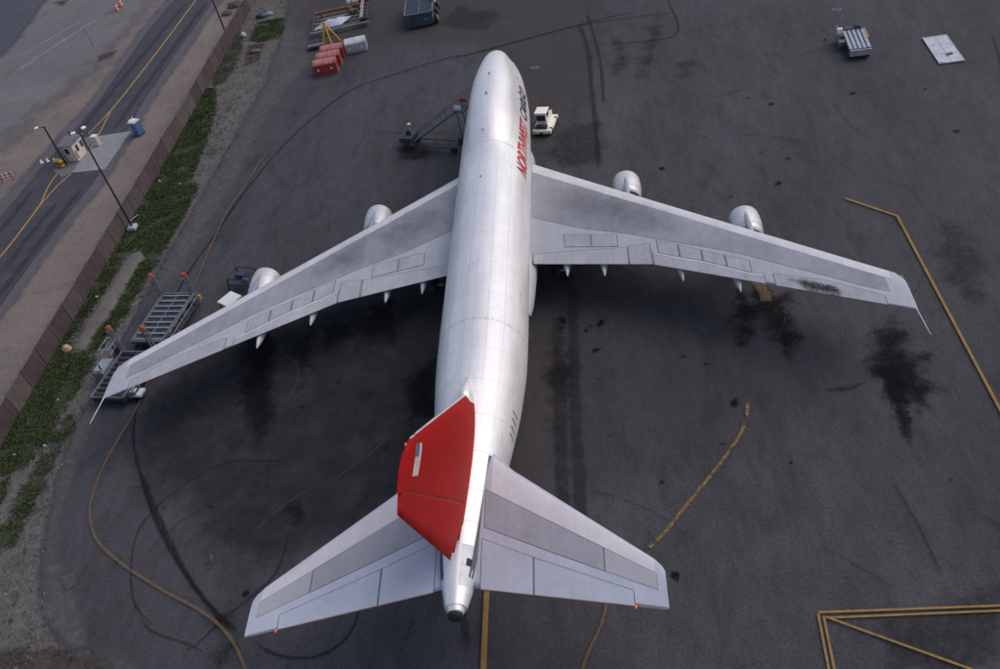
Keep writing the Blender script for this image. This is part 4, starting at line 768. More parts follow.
t = thing('road_barricade', 'small red and white barricade on the dirt left of the road', 'barricade', (*(-63.46,-0.28), 0), R(20))
M_cone = mat('signal_orange', (.62,.10,.03), .5)
for z in (.55, .95):
    b = MB(); b.box((0, 0, z), (1.7, .06, .26)); bd = b.build('board', M_white, t)
    for x in (-.6, -.1, .4): b = MB(); b.box((x+.1, -.035, z), (.26, .03, .26)); b.build('red_stripe', mat('barricade_red', (.5,.07,.05), .5), bd)
for x in (-.7, .7): b = MB(); b.tube((x, -.3, 0), (x, 0, 1.1), .03); b.tube((x, .3, 0), (x, 0, 1.1), .03); b.build('leg', M_pole, t)
for k, (uv, lb) in enumerate((((-68.48,52.65), 'orange traffic drum on the gravel track, nearer of the pair'), ((-68.46,54.48), 'orange traffic drum on the gravel track, farther of the pair'))):
    t = thing('traffic_drum', lb, 'barrel', (*uv, 0), group='drums on the gravel track')
    b = MB(); b.lathe((0, 0, 0), (0, 0, 1), [(0, .4), (.08, .4), (.08, .3), (.5, .28), (1.0, .22), (1.02, .02)], 14); o = b.build('drum', M_cone, t)
    for z in (.35, .7): b = MB(); b.lathe((0, 0, 0), (0, 0, 1), [(z, .29), (z, .31), (z+.12, .30), (z+.12, .27)], 14); b.build('white_band', M_white, o)
t = thing('blue_container', 'pale blue container at the left edge of the gravel lot', 'container', (*(-72.47,13.01), 0), R(15))
b = MB(); b.box((0, 0, .8), (2.4, 1.6, 1.4), bev=.05); b.build('body', mat('pale_blue', (.10,.18,.33), .5), t); b = MB(); b.box((0, 0, 1.55), (2.5, 1.7, .1)); b.build('lid', mat('pale_blue_lid', (.16,.25,.40), .5), t)
for s in (-1, 1): b = MB(); b.box((s*1.22, 0, .9), (.05, .1, 1.0)); b.build('rib', MATS['pale_blue_lid'], t)
t = thing('gate_post', 'thin pale post with guy wire on the gravel lot', 'post', (*(-67.52,38.89), 0))
b = MB(); b.tube((0, 0, 0), (0, 0, 3.0), .05); b.build('post', M_post, t); b = MB(); b.tube((0, 0, 2.8), (-1.6, -.6, 0), .02, n=6); b.build('guy_wire', M_post, t)

# loose stones and litter on the verge
def stone(xy, d, mt, name, label, cat, group=None):
    b = MB(); n1, n2 = 7, 10; v = []; ph = random.random()*9
    for i in range(n1+1):
        th = math.pi*i/n1
        for j in range(n2):
            a = 2*math.pi*j/n2; q = Vector((math.sin(th)*math.cos(a), math.sin(th)*math.sin(a), math.cos(th))); k = 1+.35*mnoise.noise(q*1.4+Vector((ph, 0, 0)))
            v.append((q.x*d[0]*k, q.y*d[1]*k, d[2]*.7+q.z*d[2]*k))
    b.add(v, [(i*n2+j, (i+1)*n2+j, (i+1)*n2+(j+1) % n2, i*n2+(j+1) % n2) for i in range(n1) for j in range(n2)])
    o = b.build(name, mt); o.location = (*xy, -.03); return tag(o, label, cat, group)
M_rock = mat('tan_rock', (.48,.30,.19), .85, 0, var=.2, scale=3, bump=.5); M_pale = mat('pale_rock', (.45,.43,.41), .85, 0, var=.15, scale=4, bump=.4)
stone((-41.09,-34.20), (.45,.4,.4), M_rock, 'boulder', 'tan boulder at the lower end of the gravel mound', 'boulder')
for uv, sz, lb in (((-41.13,-26.60), .26, 'white stone on the upper left flank of the gravel mound'), ((-37.74,-22.50), .16, 'small cream stone in the grass right of the gravel mound'), ((-38.39,-7.15), .22, 'white stone at the upper edge of the wide grass patch'),
        ((-41.38,-5.80), .24, 'grey white stone in the grass close to the fence'), ((-38.23,-46.09), .2, 'white stone on bare gravel below the wing tip'), ((-40.67,-46.76), .18, 'pale stone at the lower left end of the grass'),
        ((-39.31,-40.73), .16, 'pale stone in thin grass left of the wing tip probe'), ((-42.84,-43.07), .22, 'pale stone at the foot of the fence by the left edge'), ((-40.05,-25.18), .09, 'tiny pale stone on top of the gravel mound'), ((-35.11,-60.11), .09, 'small pale stone on bare ground in the lower left')):
    stone(uv, (sz*.7, sz*.55, sz*.5), M_pale, 'pale_stone', lb, 'stone', 'loose stones on the verge')
stone((-40.73,32.51), (.4,.4,.4), M_pale, 'white_boulder', 'round white boulder in the weeds near the upper end of the fence', 'boulder')
for uv, rz, lb, sz in (((-41.84,-13.33), .5, 'white board lying against the fence just above the pole base', (.3, 1.3, .05)), ((-43.00,-15.66), .4, 'narrow pale board lying by the fence below the pole base', (.22, 1.2, .05))):
    t = thing('loose_board', lb, 'board', (*uv, .2), -rz, 'boards by the fence'); b = MB(); b.box((0, 0, .06), sz, tilt=('Y', -.5)); b.build('plank', M_pale, t); b = MB(); b.box((0, 0, -.06), (.08, .3, .1)); b.build('cleat', M_pole, t)
t = thing('tarp_heap', 'heap of dark blue tarpaulin in weeds at the top of the verge', 'tarp', (*(-39.43,38.83), 0))
for k, (dx, dy, s_) in enumerate(((0, 0, .8), (1.0, .4, .6), (.4, 1.4, .5))):
    o = stone((dx, dy), (s_*1.2, s_*.8, s_*.45), mat('tarp_blue', (.05,.065,.11), .4, 0, var=.3) if k != 1 else mat('tarp_grey', (.22,.25,.30), .4), 'tarp_fold', None, None); o.parent = t; o.location.z = 0
for uv, sz, lb in (((-45.33,45.24), (1.5,.8,.5), 'brown earth heap beside the top of the fence'), ((-45.92,42.45), (1.0,.6,.35), 'tan earth heap between road and the top of the fence'), ((-37.32,26.25), (.9,.5,.25), 'low reddish earth heap among the weeds on the verge')):
    stone(uv, sz, mat('heap_earth', (.15,.105,.085), .95, 0, var=.25, scale=2, bump=.6), 'earth_heap', lb, 'earth heap', 'earth heaps on the verge')

# ---------------------------------------------------------------- cargo loaders
M_lgrey = mat('loader_grey', (.17,.175,.195), .55, .3, var=.2, scale=2)
M_ldark = mat('loader_dark', (.050,.052,.060), .6, .2, var=.25, scale=2)
M_roll = mat('roller_steel', (.46,.47,.49), .4, .6, var=.12, scale=3)
M_lblue = mat('loader_blue', (.045,.055,.095), .5, .1, var=.2, scale=2)
M_orange = mat('orange_cap', (.50,.075,.028), .75, 0, var=.35, scale=4)
M_yellow = mat('machine_yellow', (.55,.30,.03), .5, 0, var=.15, scale=2)
def tyre(par, c_, r, w_, nm='wheel'):
    b = MB(); wheel(b, c_, r, w_); o = b.build(nm, M_black, par); b = MB()
    b.lathe((c_[0]-w_*.52, c_[1], c_[2]), (1, 0, 0), [(0, .02), (0, r*.5), (w_*1.04, r*.5), (w_*1.04, .02)], 12); b.build('hub', M_lgrey, o); return o
def loader(loc, rz, label, L, W, zd, posts, n_roll, body, post_h=3.8, group=None, roll=M_roll, drive=None):
    t = thing('cargo_loader', label, 'cargo loader', (*loc, 0), rz, group)
    b = MB(); b.box((0, 0, .62), (W-.5, L-.3, .35), bev=.03)
    for s in (-1, 1): b.box((s*(W/2-.18), 0, .62), (.2, L, .3))
    b.build('chassis', M_ldark, t)
    b = MB()
    for s in (-1, 1):
        b.tube((s*(W/2-.3), -L/2+.5, .75), (s*(W/2-.3), L/2-.5, zd-.12), .07, n=8); b.tube((s*(W/2-.3), -L/2+.5, zd-.12), (s*(W/2-.3), L/2-.5, .75), .07, n=8)
    b.build('scissor_lift', M_lgrey, t)
    b = MB(); b.box((0, 0, zd-.09), (W, L, .1)); dk = b.build('deck', body, t)
    for s in (-1, 1): b = MB(); b.box((s*(W/2-.08), 0, zd+.06), (.16, L, .22)); b.build('side_rail', M_lgrey, dk)
    for e in (-1, 1): b = MB(); b.box((0, e*(L/2-.06), zd+.05), (W-.34, .12, .18)); b.build('end_rail', M_lgrey, dk)
    for k in range(n_roll):
        b = MB(); y = -L/2+.35+(L-.7)*k/(n_roll-1); b.tube((-W/2+.2, y, zd+.06), (W/2-.2, y, zd+.06), .085, n=8); b.build('roller', roll, dk)
    b = MB(); b.box((0, 0, zd+.02), (.14, L-.3, .06)); b.build('centre_guide', M_lgrey, dk)
    for s in (-1, 1):
        for e in (-1, 1): tyre(t, (s*(W/2-.35), e*(L/2-1.1), .42), .42, .34)
    for (x, y, h) in posts:
        b = MB(); b.box((x-.2, y, h/2+.2), (.11, .2, h-.4)); b.box((x+.2, y, h/2+.2), (.11, .2, h-.4)); b.box((x, y, h*.5), (.4, .1, .1)); b.box((x, y, h*.75), (.4, .1, .1)); b.box((x, y, .5), (.5, .3, .5))
        p = b.build('guide_post', M_lgrey, t); o_ = stone((x, y), (.29, .26, .27), M_orange, 'orange_cap', None, None); o_.parent = p; o_.location.z = h-.3; b = MB(); b.box((x-.1, y-.1, h-.35), (.3, .3, .3), .4, .03); b.build('sheave', M_roll, p)
    if drive:
        x, y, h = drive; b = MB(); b.box((x, y, h/2+.2), (1.1, 1.9, h), bev=.06); e_ = b.build('engine_box', M_lgrey, t)
        b = MB(); b.box((x, y, h+.24), (.9, 1.5, .06)); b.build('engine_cover', M_roll, e_); b = MB(); b.tube((x+.3, y-.6, h+.2), (x+.3, y-.6, h+.8), .07); b.build('exhaust', M_ldark, e_)
        b = MB()
        for q in (-.5, .5):
            b.tube((x+q, y+1.0, .6), (x+q, y+1.0, h+1.1), .035, n=6); b.tube((x+q, y+2.6, .6), (x+q, y+2.6, h+1.1), .035, n=6); b.tube((x+q, y+1.0, h+1.1), (x+q, y+2.6, h+1.1), .035, n=6); b.tube((x+q, y+1.0, h+.6), (x+q, y+2.6, h+.6), .03, n=6)
        for yy in (1.0, 2.6): b.tube((x-.5, y+yy, h+1.1), (x+.5, y+yy, h+1.1), .035, n=6)
        b.build('guard_rail', M_roll, t); b = MB(); b.box((x, y+1.8, .62), (1.1, 1.7, .1)); b.build('operator_platform', M_ldark, t)
        b = MB(); b.box((x, y+2.3, 1.1), (.5, .3, .9), bev=.04); b.build('control_console', M_lblue, t)
    return t
def clutter(t, L, W, zd):
    """walkway, railings, pump, hoses and lamps along the sides of a loader"""
    b = MB(); b.box((W/2+.35, 0, .8), (.6, L-1.0, .07)); wk = b.build('walkway', M_ldark, t)
    b = MB()
    for k in range(6):
        y = -L/2+.7+(L-1.4)*k/5; b.tube((W/2+.62, y, .8), (W/2+.62, y, 1.85), .028, n=6)
    for z in (1.35, 1.85): b.tube((W/2+.62, -L/2+.7, z), (W/2+.62, L/2-.7, z), .028, n=6)
    b.build('walkway_rail', M_roll, wk)
    b = MB(); b.box((W/2+.35, L/2-.9, 1.1), (.5, .7, .6), bev=.04); b.build('pump_box', M_lblue, t)
    b = MB(); b.box((W/2+.2, L/2+.1, .7), (.4, .3, .5), bev=.03); b.build('bumper_block', M_yellow, t)
    for k in range(4):
        b = MB(); x = -W/2-.12; y = -L/2+.8+k*1.3; b.tube((x, y, .5), (x-.12, y+.5, .75), .05, n=6); b.tube((x-.12, y+.5, .75), (x, y+1.1, .55), .05, n=6); b.build('hydraulic_hose', M_black, t)
    b = MB()
    for k in range(5):
        y = -L/2+.5+(L-1)*k/4; b.tube((-W/2-.02, y, .35), (-W/2-.02, min(y+1.1, L/2-.3), zd), .05, n=6); b.tube((W/2+.02, y, .35), (W/2+.02, min(y+1.1, L/2-.3), zd), .05, n=6)
    b.build('side_truss', M_lgrey, t)
GL = 'cargo loaders parked beside the port wing tip'
l1 = loader((-31.5,-32.6), R(-9), 'grey cargo loader with pale roller deck, the loader nearer the port engines', 6.6, 3.3, 1.25, [(-1.75, 3.1, 3.8), (1.75, 3.1, 3.8)], 9, M_ldark, group=GL)
l2 = loader((-33.1,-39.5), R(-9), 'dark cargo loader half under the port wing tip, with side engine box', 5.6, 3.3, 1.0, [(-1.7, 3.0, 3.8), (1.7, 3.0, 3.8)], 9, M_ldark, group=GL, roll=M_ldark, drive=(-2.3, 1.6-.9, 1.2))
clutter(l1, 6.6, 3.3, 1.25); clutter(l2, 5.6, 3.3, 1.0)
t = thing('wheel_chock_cart', 'small white cart half hidden below the port wing tip edge', 'cart', (*(-31.73,-41.47), 0), R(-9))
b = MB(); b.box((0, 0, .62), (2.2, .9, .3), bev=.05); b.build('body', M_white, t); b = MB(); b.box((0, 0, .85), (1.0, .6, .2), bev=.04); b.build('lid', M_roll, t)
for s in (-1, 1): tyre(t, (s*.8, 0, .28), .28, .2)
t = loader((-13.2,28.6), R(3), 'dark blue cargo loader with ribbed deck at the top of the apron', 7.2, 4.0, 2.0, [], 12, M_lblue, roll=mat('ribbed_steel', (.20,.21,.24), .45, .5))
b = MB(); b.box((0, -3.62, 1.0), (3.6, .12, 1.3)); p = b.build('end_panel', M_lblue, t); b = MB(); b.box((-.9, -3.7, .95), (.9, .06, .5)); b.build('grille', M_ldark, p); b = MB(); b.box((.9, -3.7, 1.2), (.5, .06, .3)); b.build('number_plate', M_lgrey, p)
for yy in (-2.7, -.4, 1.9): tyre(t, (2.2, yy, .62), .62, .4)
b = MB(); b.lathe((2.42, -2.7, .62), (1, 0, 0), [(0, .02), (0, .4), (.05, .4), (.05, .02)], 14); b.build('yellow_hub', M_yellow, t)
b = MB(); b.box((1.95, 1.5, 2.4), (.3, 4.0, .5)); b.tube((2.3, -1, 2.2), (2.5, 3.4, 4.2), .09); b.tube((2.3, -.4, 2.2), (2.6, 3.6, 4.0), .07); b.build('boarding_ramp', M_roll, t)
b = MB(); b.box((1.0, 2.6, 2.9), (.9, 1.2, 1.6), bev=.06); b.build('cab', mat('cab_tan', (.40,.30,.16), .5), t)

# pallet transporter (right) and cargo pallet on the ground
t = thing('pallet_transporter', 'small silver pallet transporter with slatted deck beside the flat pallet', 'transporter', (38.0, .6, 0), R(-4))
b = MB(); b.box((0, 0, .6), (2.1, 4.8, .35), bev=.04); b.build('chassis', M_ldark, t)
for k in range(5): b = MB(); b.box((-.92+.46*k, .1, 1.12), (.34, 4.4, .12), bev=.02); b.build('deck_slat', mat('slat_blue_grey', (.33,.36,.42), .45, .4), t)
b = MB(); b.box((0, .1, .98), (2.3, 4.4, .1)); b.build('deck', M_ldark, t)
b = MB(); b.box((0, -2.42, .82), (2.2, .14, .7), bev=.02); b.build('end_panel', M_roll, t)
b = MB(); b.box((-1.45, 1.2, .75), (.75, 2.4, .5), bev=.04); op = b.build('operator_platform', M_lgrey, t)
b = MB(); b.box((-1.45, 2.0, 1.3), (.6, .4, .7), bev=.04); b.build('control_console', mat('console_white', (.7,.68,.62), .5), t); b = MB(); b.box((-1.45, 1.0, 1.15), (.55, .5, .4), bev=.08); b.build('seat', M_ldark, t)
b = MB(); b.tube((-1.75, 2.2, 1.0), (-1.75, 2.2, 1.9), .035); b.tube((-1.75, .2, 1.0), (-1.75, .2, 1.9), .035); b.tube((-1.75, .2, 1.9), (-1.75, 2.2, 1.9), .035); b.build('guard_rail', M_roll, t)
b = MB(); b.box((0, 2.7, .95), (1.9, .8, .7), bev=.06); b.build('engine_box', M_ldark, t); b = MB(); b.box((.5, 2.7, 1.38), (.6, .6, .2), bev=.05); b.build('air_filter', M_black, t)
b = MB(); b.box((1.2, 1.3, 1.05), (.12, 2.2, .26)); b.build('yellow_side_rail', M_yellow, t)
for s in (-1, 1):
    for e in (-1.6, 1.6): tyre(t, (s*.95, e, .4), .4, .3)
t = thing('flat_cargo_pallet', 'large flat pale grey metal pallet lying alone on the apron at the upper right', 'pallet', (46.0, -2.4, 0), R(-1))
b = MB()
for k in range(2):
    for q in range(3): bb = MB(); bb.box((-.57+1.14*k, -1.95+1.95*q, .11), (1.10, 1.90, .06)); bb.build('panel', mat('pallet_aluminium', (.44,.45,.49), .5, .3, var=.12, scale=1.5), t)
b.box((0, 0, .05), (2.36, 5.96, .08)); b.build('base_plate', M_ldark, t)
for s in (-1, 1): b = MB(); b.box((s*1.18, 0, .11), (.1, 6.0, .1)); b.build('edge_rail', M_roll, t); b = MB(); b.box((0, s*2.97, .11), (2.2, .08, .1)); b.build('edge_rail', M_roll, t)
b = MB(); b.box((-.85, -2.75, .2), (.35, .25, .12), bev=.03); b.build('corner_fitting', M_white, t); b = MB(); b.box((.25, -1.3, .16), (.7, .4, .06), .4); b.build('strap', M_ldark, t)
for uv, lb in (((38.32,10.72), 'pale grey rope coil lying on the apron above the pallet transporter'), ((2.73,7.98), 'pale litter lying on the apron right of the jet nose')):
    o = MB(); n = 18
    pts = [(math.cos(a)*.5, math.sin(a)*.28, .04) for a in (2*math.pi*i/n for i in range(n))]
    for i in range(n): o.tube(pts[i], pts[(i+1) % n], .045, n=6, cap=False)
    o = o.build('rope_coil', mat('rope_grey', (.35,.34,.34), .9)); o.location = (*uv, 0); tag(o, lb, 'rope')

# white ground power tractor by the nose
M_tug = mat('tug_cream', (.84,.79,.68), .45, 0, var=.06, scale=2)
t = thing('tow_tractor', 'cream white tow tractor with dark windscreen beside the jet nose', 'tractor', (4.0, -6.6, 0), R(-14)); t.scale = (.88, .95, .98)
b = MB(); b.box((0, 0, .55), (2.3, 3.6, .42), bev=.05); b.build('chassis', M_tug, t)
b = MB(); b.prism([(-.9, .76), (1.5, .76), (1.5, 1.5), (.3, 1.55), (-.75, 1.55), (-.9, 1.3)], -.75, .55); bd = b.build('body', M_tug, t)
b = MB(); b.box((-.1, -.35, 1.95), (1.3, 1.3, .8), bev=.05); cb = b.build('cab', M_tug, t)
b = MB(); b.box((-.1, -.35, 2.42), (1.5, 1.5, .12), bev=.04); b.build('cab_roof', M_tug, t)
b = MB(); b.box((-.1, -1.02, 1.85), (1.1, .05, .62)); b.build('rear_window', M_win, cb)
for s in (-1, 1): b = MB(); b.box((-.1+s*.66, -.3, 1.98), (.04, .8, .5)); b.build('side_window', M_win, cb)
b = MB(); b.box((-.1, .31, 1.98), (1.1, .05, .5)); b.build('windscreen', M_win, cb)
b = MB(); b.box((-.1, .9, 1.6), (1.1, 1.0, .1), bev=.03); b.build('engine_hood', mat('tug_hood', (.66,.60,.50), .5), t); b = MB(); b.box((.3, 1.2, 1.72), (.35, .12, .2)); b.build('hood_vent', M_ldark, t)
b = MB(); b.box((-.1, -1.25, .95), (1.5, .5, .3), bev=.05); b.build('seat', M_ldark, t); b = MB(); b.box((0, -1.86, .5), (.3, .3, .15)); b.build('hitch', M_ldark, t)
for s in (-1, 1):
    for e in (-1.15, 1.15): tyre(t, (s*.98, e, .4), .4, .34)
    b = MB(); b.lathe((s*.9, -1.82, .62), (0, -1, 0), [(0, .1), (.04, .09), (.05, .01)], 10); b.build('tail_lamp', M_orange, t)

# mobile stairs at the port side of the nose
M_sblue = mat('stair_blue', (.035,.050,.070), .6, .1, var=.2, scale=2)
P0, P1 = Vector((-10.4,-6.2,.7)), Vector((-4.5,-8.5,4.9)); dr = (P1-P0); hz = Vector((dr.x, dr.y, 0)).normalized(); sd = Vector((-hz.y, hz.x, 0))
t = thing('mobile_stairs', 'dark blue wheeled boarding stairs leading to the port side of the jet nose', 'boarding stairs', (P0.x, P0.y, 0))
def rel(v): return v-Vector((P0.x, P0.y, 0))
for s in (-1, 1):
    b = MB(); a, c_ = rel(P0+sd*.62*s), rel(P1+sd*.62*s); b.tube(a, c_, .08, n=8); st = b.build('stringer', M_sblue, t)
    b = MB(); up = Vector((0, 0, .8)); b.tube(a+up, c_+up, .03, n=8)
    for k in range(4): q = a.lerp(c_, k/3); b.tube(q, q+up, .025, n=6)
    b.build('handrail', M_sblue, t)
    b = MB(); a2 = rel(Vector((P0.x-.6, P0.y+.2, .45))+sd*.75*s); c2 = rel(Vector((P1.x-.6, P1.y+.2, .45))+sd*.75*s); b.tube(a2, c2, .08, n=8); b.build('base_beam', M_sblue, t)
    b = MB(); q = rel(P1+sd*.62*s); b.tube((q.x, q.y, .45), q, .045, n=8); b.build('support_leg', M_sblue, t)
    for e, q in ((0, P0-hz*.3), (1, P1-hz*1.2)):
        c3 = rel(q+sd*.9*s); b = MB(); wheel(b, (0, 0, 0), .38, .26); o = b.build('wheel', M_black, t); o.location = (c3.x, c3.y, .38); o.rotation_euler = (0, 0, math.atan2(hz.y, hz.x)+math.pi/2)
for k in range(20):
    q = rel(P0.lerp(P1, (k+.5)/20)); b = MB(); b.box(q, (.26, 1.2, .04), math.atan2(hz.y, hz.x)); b.build('tread', M_ldark, t)
q = rel(P1+hz*.3); b = MB(); b.box(q+Vector((0, 0, .0)), (1.3, 1.5, .1), math.atan2(hz.y, hz.x)); pl = b.build('top_platform', M_sblue, t)
for s in (-1, 1): b = MB(); b.box(q+sd*.74*s+Vector((0, 0, .55)), (.8, .05, .45), math.atan2(hz.y, hz.x)); b.build('platform_panel', M_white if s < 0 else mat('panel_red', (.35,.05,.04), .5), pl)
q = rel(P0-hz*.9); b = MB(); b.box(q+Vector((0, 0, .25)), (1.5, 1.5, .7), math.atan2(hz.y, hz.x), .06); dv = b.build('drive_unit', M_ldark, t)
b = MB(); b.box(q+Vector((.1, .1, .8)), (.5, .4, .5), .3, .05); b.build('control_box', M_black, t); b = MB(); b.lathe(q+Vector((.35, .3, .9)), (0, 0, 1), [(0, .06), (.7, .05), (.7, .2), (.85, .2), (.95, .02)], 12); b.build('beacon', M_white, t)
b = MB(); b.tube(q+Vector((0, 0, .1)), q-hz*1.1+Vector((0, 0, -.25)), .06); b.build('tow_bar', M_ldark, t)

# things ahead of the port outer engine
t = thing('canopy_tractor', 'tow tractor with white canopy just ahead of the port wing between engine and loaders', 'tractor', (-24.9,-32.0, 0), R(-35))
b = MB(); b.box((0, 0, .6), (1.5, 2.9, .5), bev=.06); b.build('body', M_white, t); b = MB(); b.box((0, 0, 1.95), (1.6, 1.7, .1), bev=.04); b.build('canopy', M_white, t)
for sx in (-.68, .68):
    for sy in (-.7, .7): b = MB(); b.tube((sx, sy, .8), (sx, sy, 1.92), .035, n=6); b.build('canopy_post', M_ldark, t)
b = MB(); b.box((0, -.35, 1.0), (1.1, .5, .35), bev=.06); b.build('seat', M_ldark, t); b = MB(); b.box((0, .95, 1.0), (1.2, .8, .35), bev=.06); b.build('engine_hood', mat('brown_hood', (.2,.09,.06), .5), t)
for s in (-1, 1):
    for e in (-.95, .95): tyre(t, (s*.66, e, .36), .36, .26)
t = thing('engine_work_stand', 'black tubular work stand beside the port outer engine', 'work stand', (-25.0,-28.0, 0), R(-12))
for k, (x, y) in enumerate(((-1.2, -1.1), (1.2, -1.1), (-1.2, 1.1), (1.2, 1.1))):
    b = MB(); b.tube((x, y, .25), (x*.8, y*.8, 1.7), .06); b.build('leg', M_black, t); tyre(t, (x, y, .2), .2, .14)
b = MB(); b.box((0, 0, 1.1), (2.2, 1.9, .08)); b.build('platform', M_ldark, t)
b = MB()
for a, c_ in (((-.96, -.88, 1.7), (.96, -.88, 1.7)), ((-.96, .88, 1.7), (.96, .88, 1.7)), ((-.96, -.88, 1.7), (-.96, .88, 1.7)), ((.96, -.88, 1.7), (.96, .88, 1.7))): b.tube(a, c_, .05)
b.build('guard_rail', M_black, t); b = MB(); b.box((-.2, .2, 1.35), (.8, .6, .42), bev=.05); b.build('tool_chest', mat('chest_blue', (.03,.05,.10), .5), t)
b = MB(); b.box((.5, -.4, 1.25), (.5, .4, .25), bev=.05); b.build('parts_tray', M_lgrey, t)

# red and silver containers, hoist, trailer
def bin_(xy, rz, body, top, label, cat, W, D, H, group=None):
    t = thing('cargo_container', label, cat, (*xy, 0), rz, group)
    b = MB(); b.box((0, 0, H*.4+.12), (W, D, H*.8), bev=.05); b.build('body', body, t)
    pr = [(-D/2+.02, H*.8+.1)]+[(math.sin(a)*(D/2-.04), H*.8+.1+math.cos(a)*.32) for a in np.linspace(-1.4, 1.4, 9)]+[(D/2-.02, H*.8+.1)]
    b = MB(); b.prism(pr, -W/2+.05, W/2-.05); tp = b.build('curved_top', top, t)
    for s in (-1, 0, 1): b = MB(); b.prism([(y*1.015, z+.02) for y, z in pr], s*W*.44-.05, s*W*.44+.05); b.build('top_rib', body, tp)
    b = MB(); b.box((0, -D/2-.02, H*.42+.1), (W*.8, .05, H*.55)); dr_ = b.build('door', body, t)
    for s in (-1, 1): b = MB(); b.box((s*W*.28, -D/2-.06, H*.5), (.22, .05, .22)); b.build('latch', M_white, dr_)
    b = MB(); b.box((0, 0, .08), (W+.1, D+.1, .08)); b.build('base_plate', M_lgrey, t)
M_rb = mat('container_red', (.30,.030,.028), .5, 0, var=.15, scale=1.5); M_rt = mat('container_red_top', (.42,.16,.14), .45, .1, var=.2, scale=2)
for k, lb in enumerate(('red cargo container with curved top, nearest of the row of three', 'red cargo container with curved top, middle of the row of three', 'red cargo container with curved top, farthest of the row of three, by the yellow hoist')):
    bin_((-24.85+.12*k, 15.95+2.05*k), R(5), M_rb, M_rt, lb, 'container', 3.1, 1.7, 1.75, 'row of red containers')
bin_((-21.6,21.3), R(8), mat('container_silver', (.40,.40,.42), .5, .3), mat('container_silver_top', (.58,.58,.60), .4, .3), 'silver grey cargo container beside the row of red containers', 'container', 2.9, 1.9, 1.6)
t = thing('yellow_hoist', 'yellow tripod hoist standing behind the red containers', 'hoist', (*(-25.81,24.07), 0))
top = Vector((-.2, .7, 3.1))
for q in ((-1.0, -.3, 0), (.35, -.5, 0), (1.3, .9, 0)): b = MB(); b.tube(q, top, .15, .11, 8); b.build('leg', M_yellow, t); b = MB(); b.lathe(q, (0, 0, 1), [(0, .16), (.1, .16), (.12, .05)], 10); b.build('foot', M_black, t)
b = MB(); b.box(top+Vector((0, 0, -.05)), (.35, .35, .3), bev=.05); b.build('head', M_yellow, t); b = MB(); b.tube(top+Vector((0, 0, -.2)), top+Vector((0, 0, -1.6)), .025, n=6); b.build('chain', M_ldark, t)
b = MB(); b.tube((-1.0*.6, .0, 1.2), (.1, .0, 1.2), .05, n=6); b.build('cross_brace', M_yellow, t)
t = thing('equipment_trailer', 'long low flat trailer frame with rusty edges at the top of the apron', 'trailer', (-25.6, 31.8, 0), R(7))
M_rust = mat('rusty_rail', (.24,.10,.04), .75, 0, var=.3, scale=2); M_ggrey = mat('weathered_beam', (.17,.19,.19), .7, 0, var=.2, scale=1.5)
b = MB(); b.box((0, -3.6, .55), (8.6, .35, .35), bev=.04); b.build('front_beam', M_ggrey, t)
b = MB(); b.box((-.4, 3.6, .55), (7.4, .3, .3)); b.build('rear_beam', M_rust, t)
for x in (-4.0, 4.0): b = MB(); b.box((x, 0, .52), (.25, 7.0, .25)); b.build('side_beam', M_ldark, t)
for y in (-2.4, -1.2, 0, 1.2, 2.4): b = MB(); b.box((0, y, .48), (7.7, .5, .06)); b.build('plank', mat('trailer_plank', (.12,.085,.065), .85, 0, var=.3), t)
for x in (-3.0, 3.2): tyre(t, (x, -2.6, .35), .35, .25); tyre(t, (x, 2.6, .35), .35, .25)
b = MB(); b.box((3.6, -2.6, .8), (1.1, .9, .55), bev=.1); b.build('winch', M_black, t)
for k, (a, c_) in enumerate((((3.0, -3.0, .7), (4.6, 2.2, 4.6)), ((3.25, -3.0, .7), (4.85, 2.2, 4.6)))): b = MB(); b.tube(a, c_, .07, n=8); b.build('silver_mast', M_roll, t)
t = thing('covered_load', 'pale blue grey sheet draped over a low load on the trailer frame', 'tarp', (-26.6, 30.6, .52), R(7))
b = MB(); n, k_ = 14, 9; v = []
for i in range(n+1):
    for j in range(k_+1):
        x, y = -2.1+4.2*i/n, -1.15+2.3*j/k_; e = min(1, 3*min(i/n, 1-i/n, j/k_, 1-j/k_)); v.append((x+.6*y, y, e*.55*(1+.4*mnoise.noise((x*.9, y*.9, 2)))))
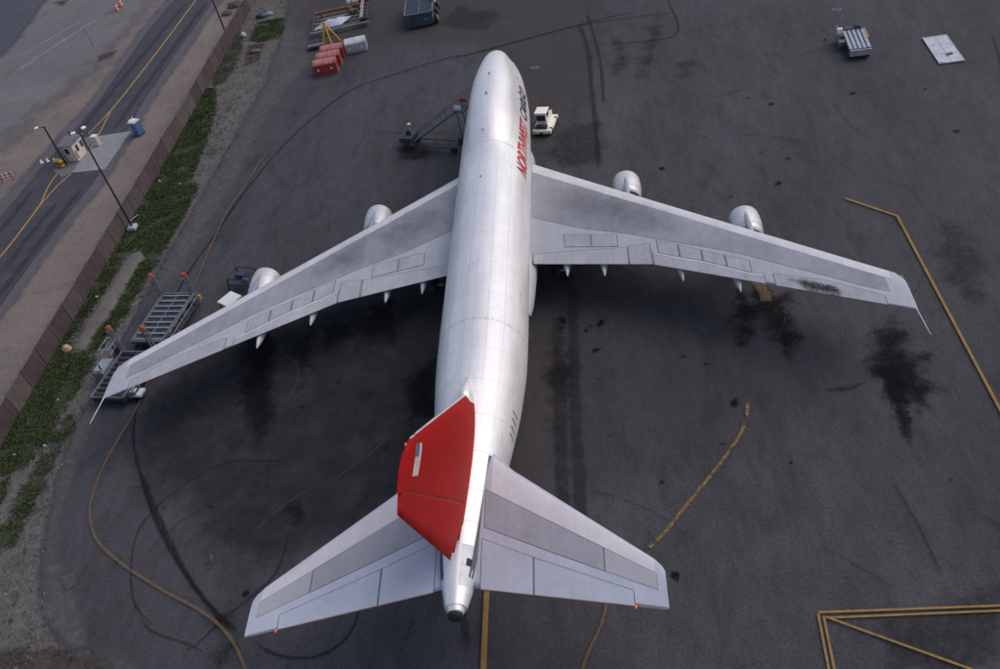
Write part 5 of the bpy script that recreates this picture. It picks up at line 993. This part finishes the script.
b.add(v, [(i*(k_+1)+j, (i+1)*(k_+1)+j, (i+1)*(k_+1)+j+1, i*(k_+1)+j+1) for i in range(n) for j in range(k_)], True); sh = b.build('sheet', mat('sheet_blue_grey', (.42,.46,.53), .45, 0, var=.15, scale=2), t)
b = MB()
for y in (-.7, .7): b.tube((-1.9+.6*y, y, .58), (1.9+.6*y, y, .58), .02, n=5)
b.build('rope', M_white, sh)
t = thing('gas_tank', 'white cylindrical tank with red end at the top edge of the apron', 'tank', (-24.0, 36.8, 0), R(4))
b = MB(); b.lathe((-1.4, 0, .85), (1, 0, 0), [(0, .02), (.05, .35), (.25, .5), (1.8, .5), (1.85, .5)], 18); b.build('shell', M_white, t); b = MB(); b.lathe((.45, 0, .85), (1, 0, 0), [(0, .5), (.3, .5), (1.4, .46), (1.6, .3), (1.65, .02)], 18); b.build('red_end', mat('tank_red', (.30,.05,.035), .5), t)
b = MB(); b.lathe((-.75, 0, .85), (1, 0, 0), [(0, .5), (0, .515), (.55, .515), (.55, .5)], 18); b.build('pink_band', mat('tank_pink', (.62,.38,.33), .5), t)
for x in (-.9, .9): b = MB(); b.box((x, 0, .25), (.25, .9, .5)); b.build('saddle', M_ldark, t)
t = thing('scrap_pile', 'heap of green and brown scrap in front of the white tank', 'scrap', (-23.2, 33.9, .5))
for k in range(7): b = MB(); b.box((random.uniform(-1.5, 1.5), random.uniform(-.8, .8), .15+.1*random.random()), (random.uniform(.5, 1.2), random.uniform(.2, .6), .3), random.random()*3, .04, ('X', random.uniform(-.3, .3))); b.build('scrap_piece', (mat('scrap_green', (.07,.085,.04), .7), M_rust, M_ldark)[k % 3], t)
t = thing('low_dolly', 'low grey dolly under the yellow hoist behind the red containers', 'dolly', (-27.9, 24.2, 0), R(6))
b = MB(); b.box((0, 0, .42), (2.2, 1.4, .12)); b.build('deck', M_lgrey, t)
for s in (-1, 1):
    for e in (-1, 1): tyre(t, (s*.8, e*.5, .2), .2, .14)
    b = MB(); b.box((0, s*.66, .52), (2.2, .1, .14)); b.build('side_rail', M_lblue, t)
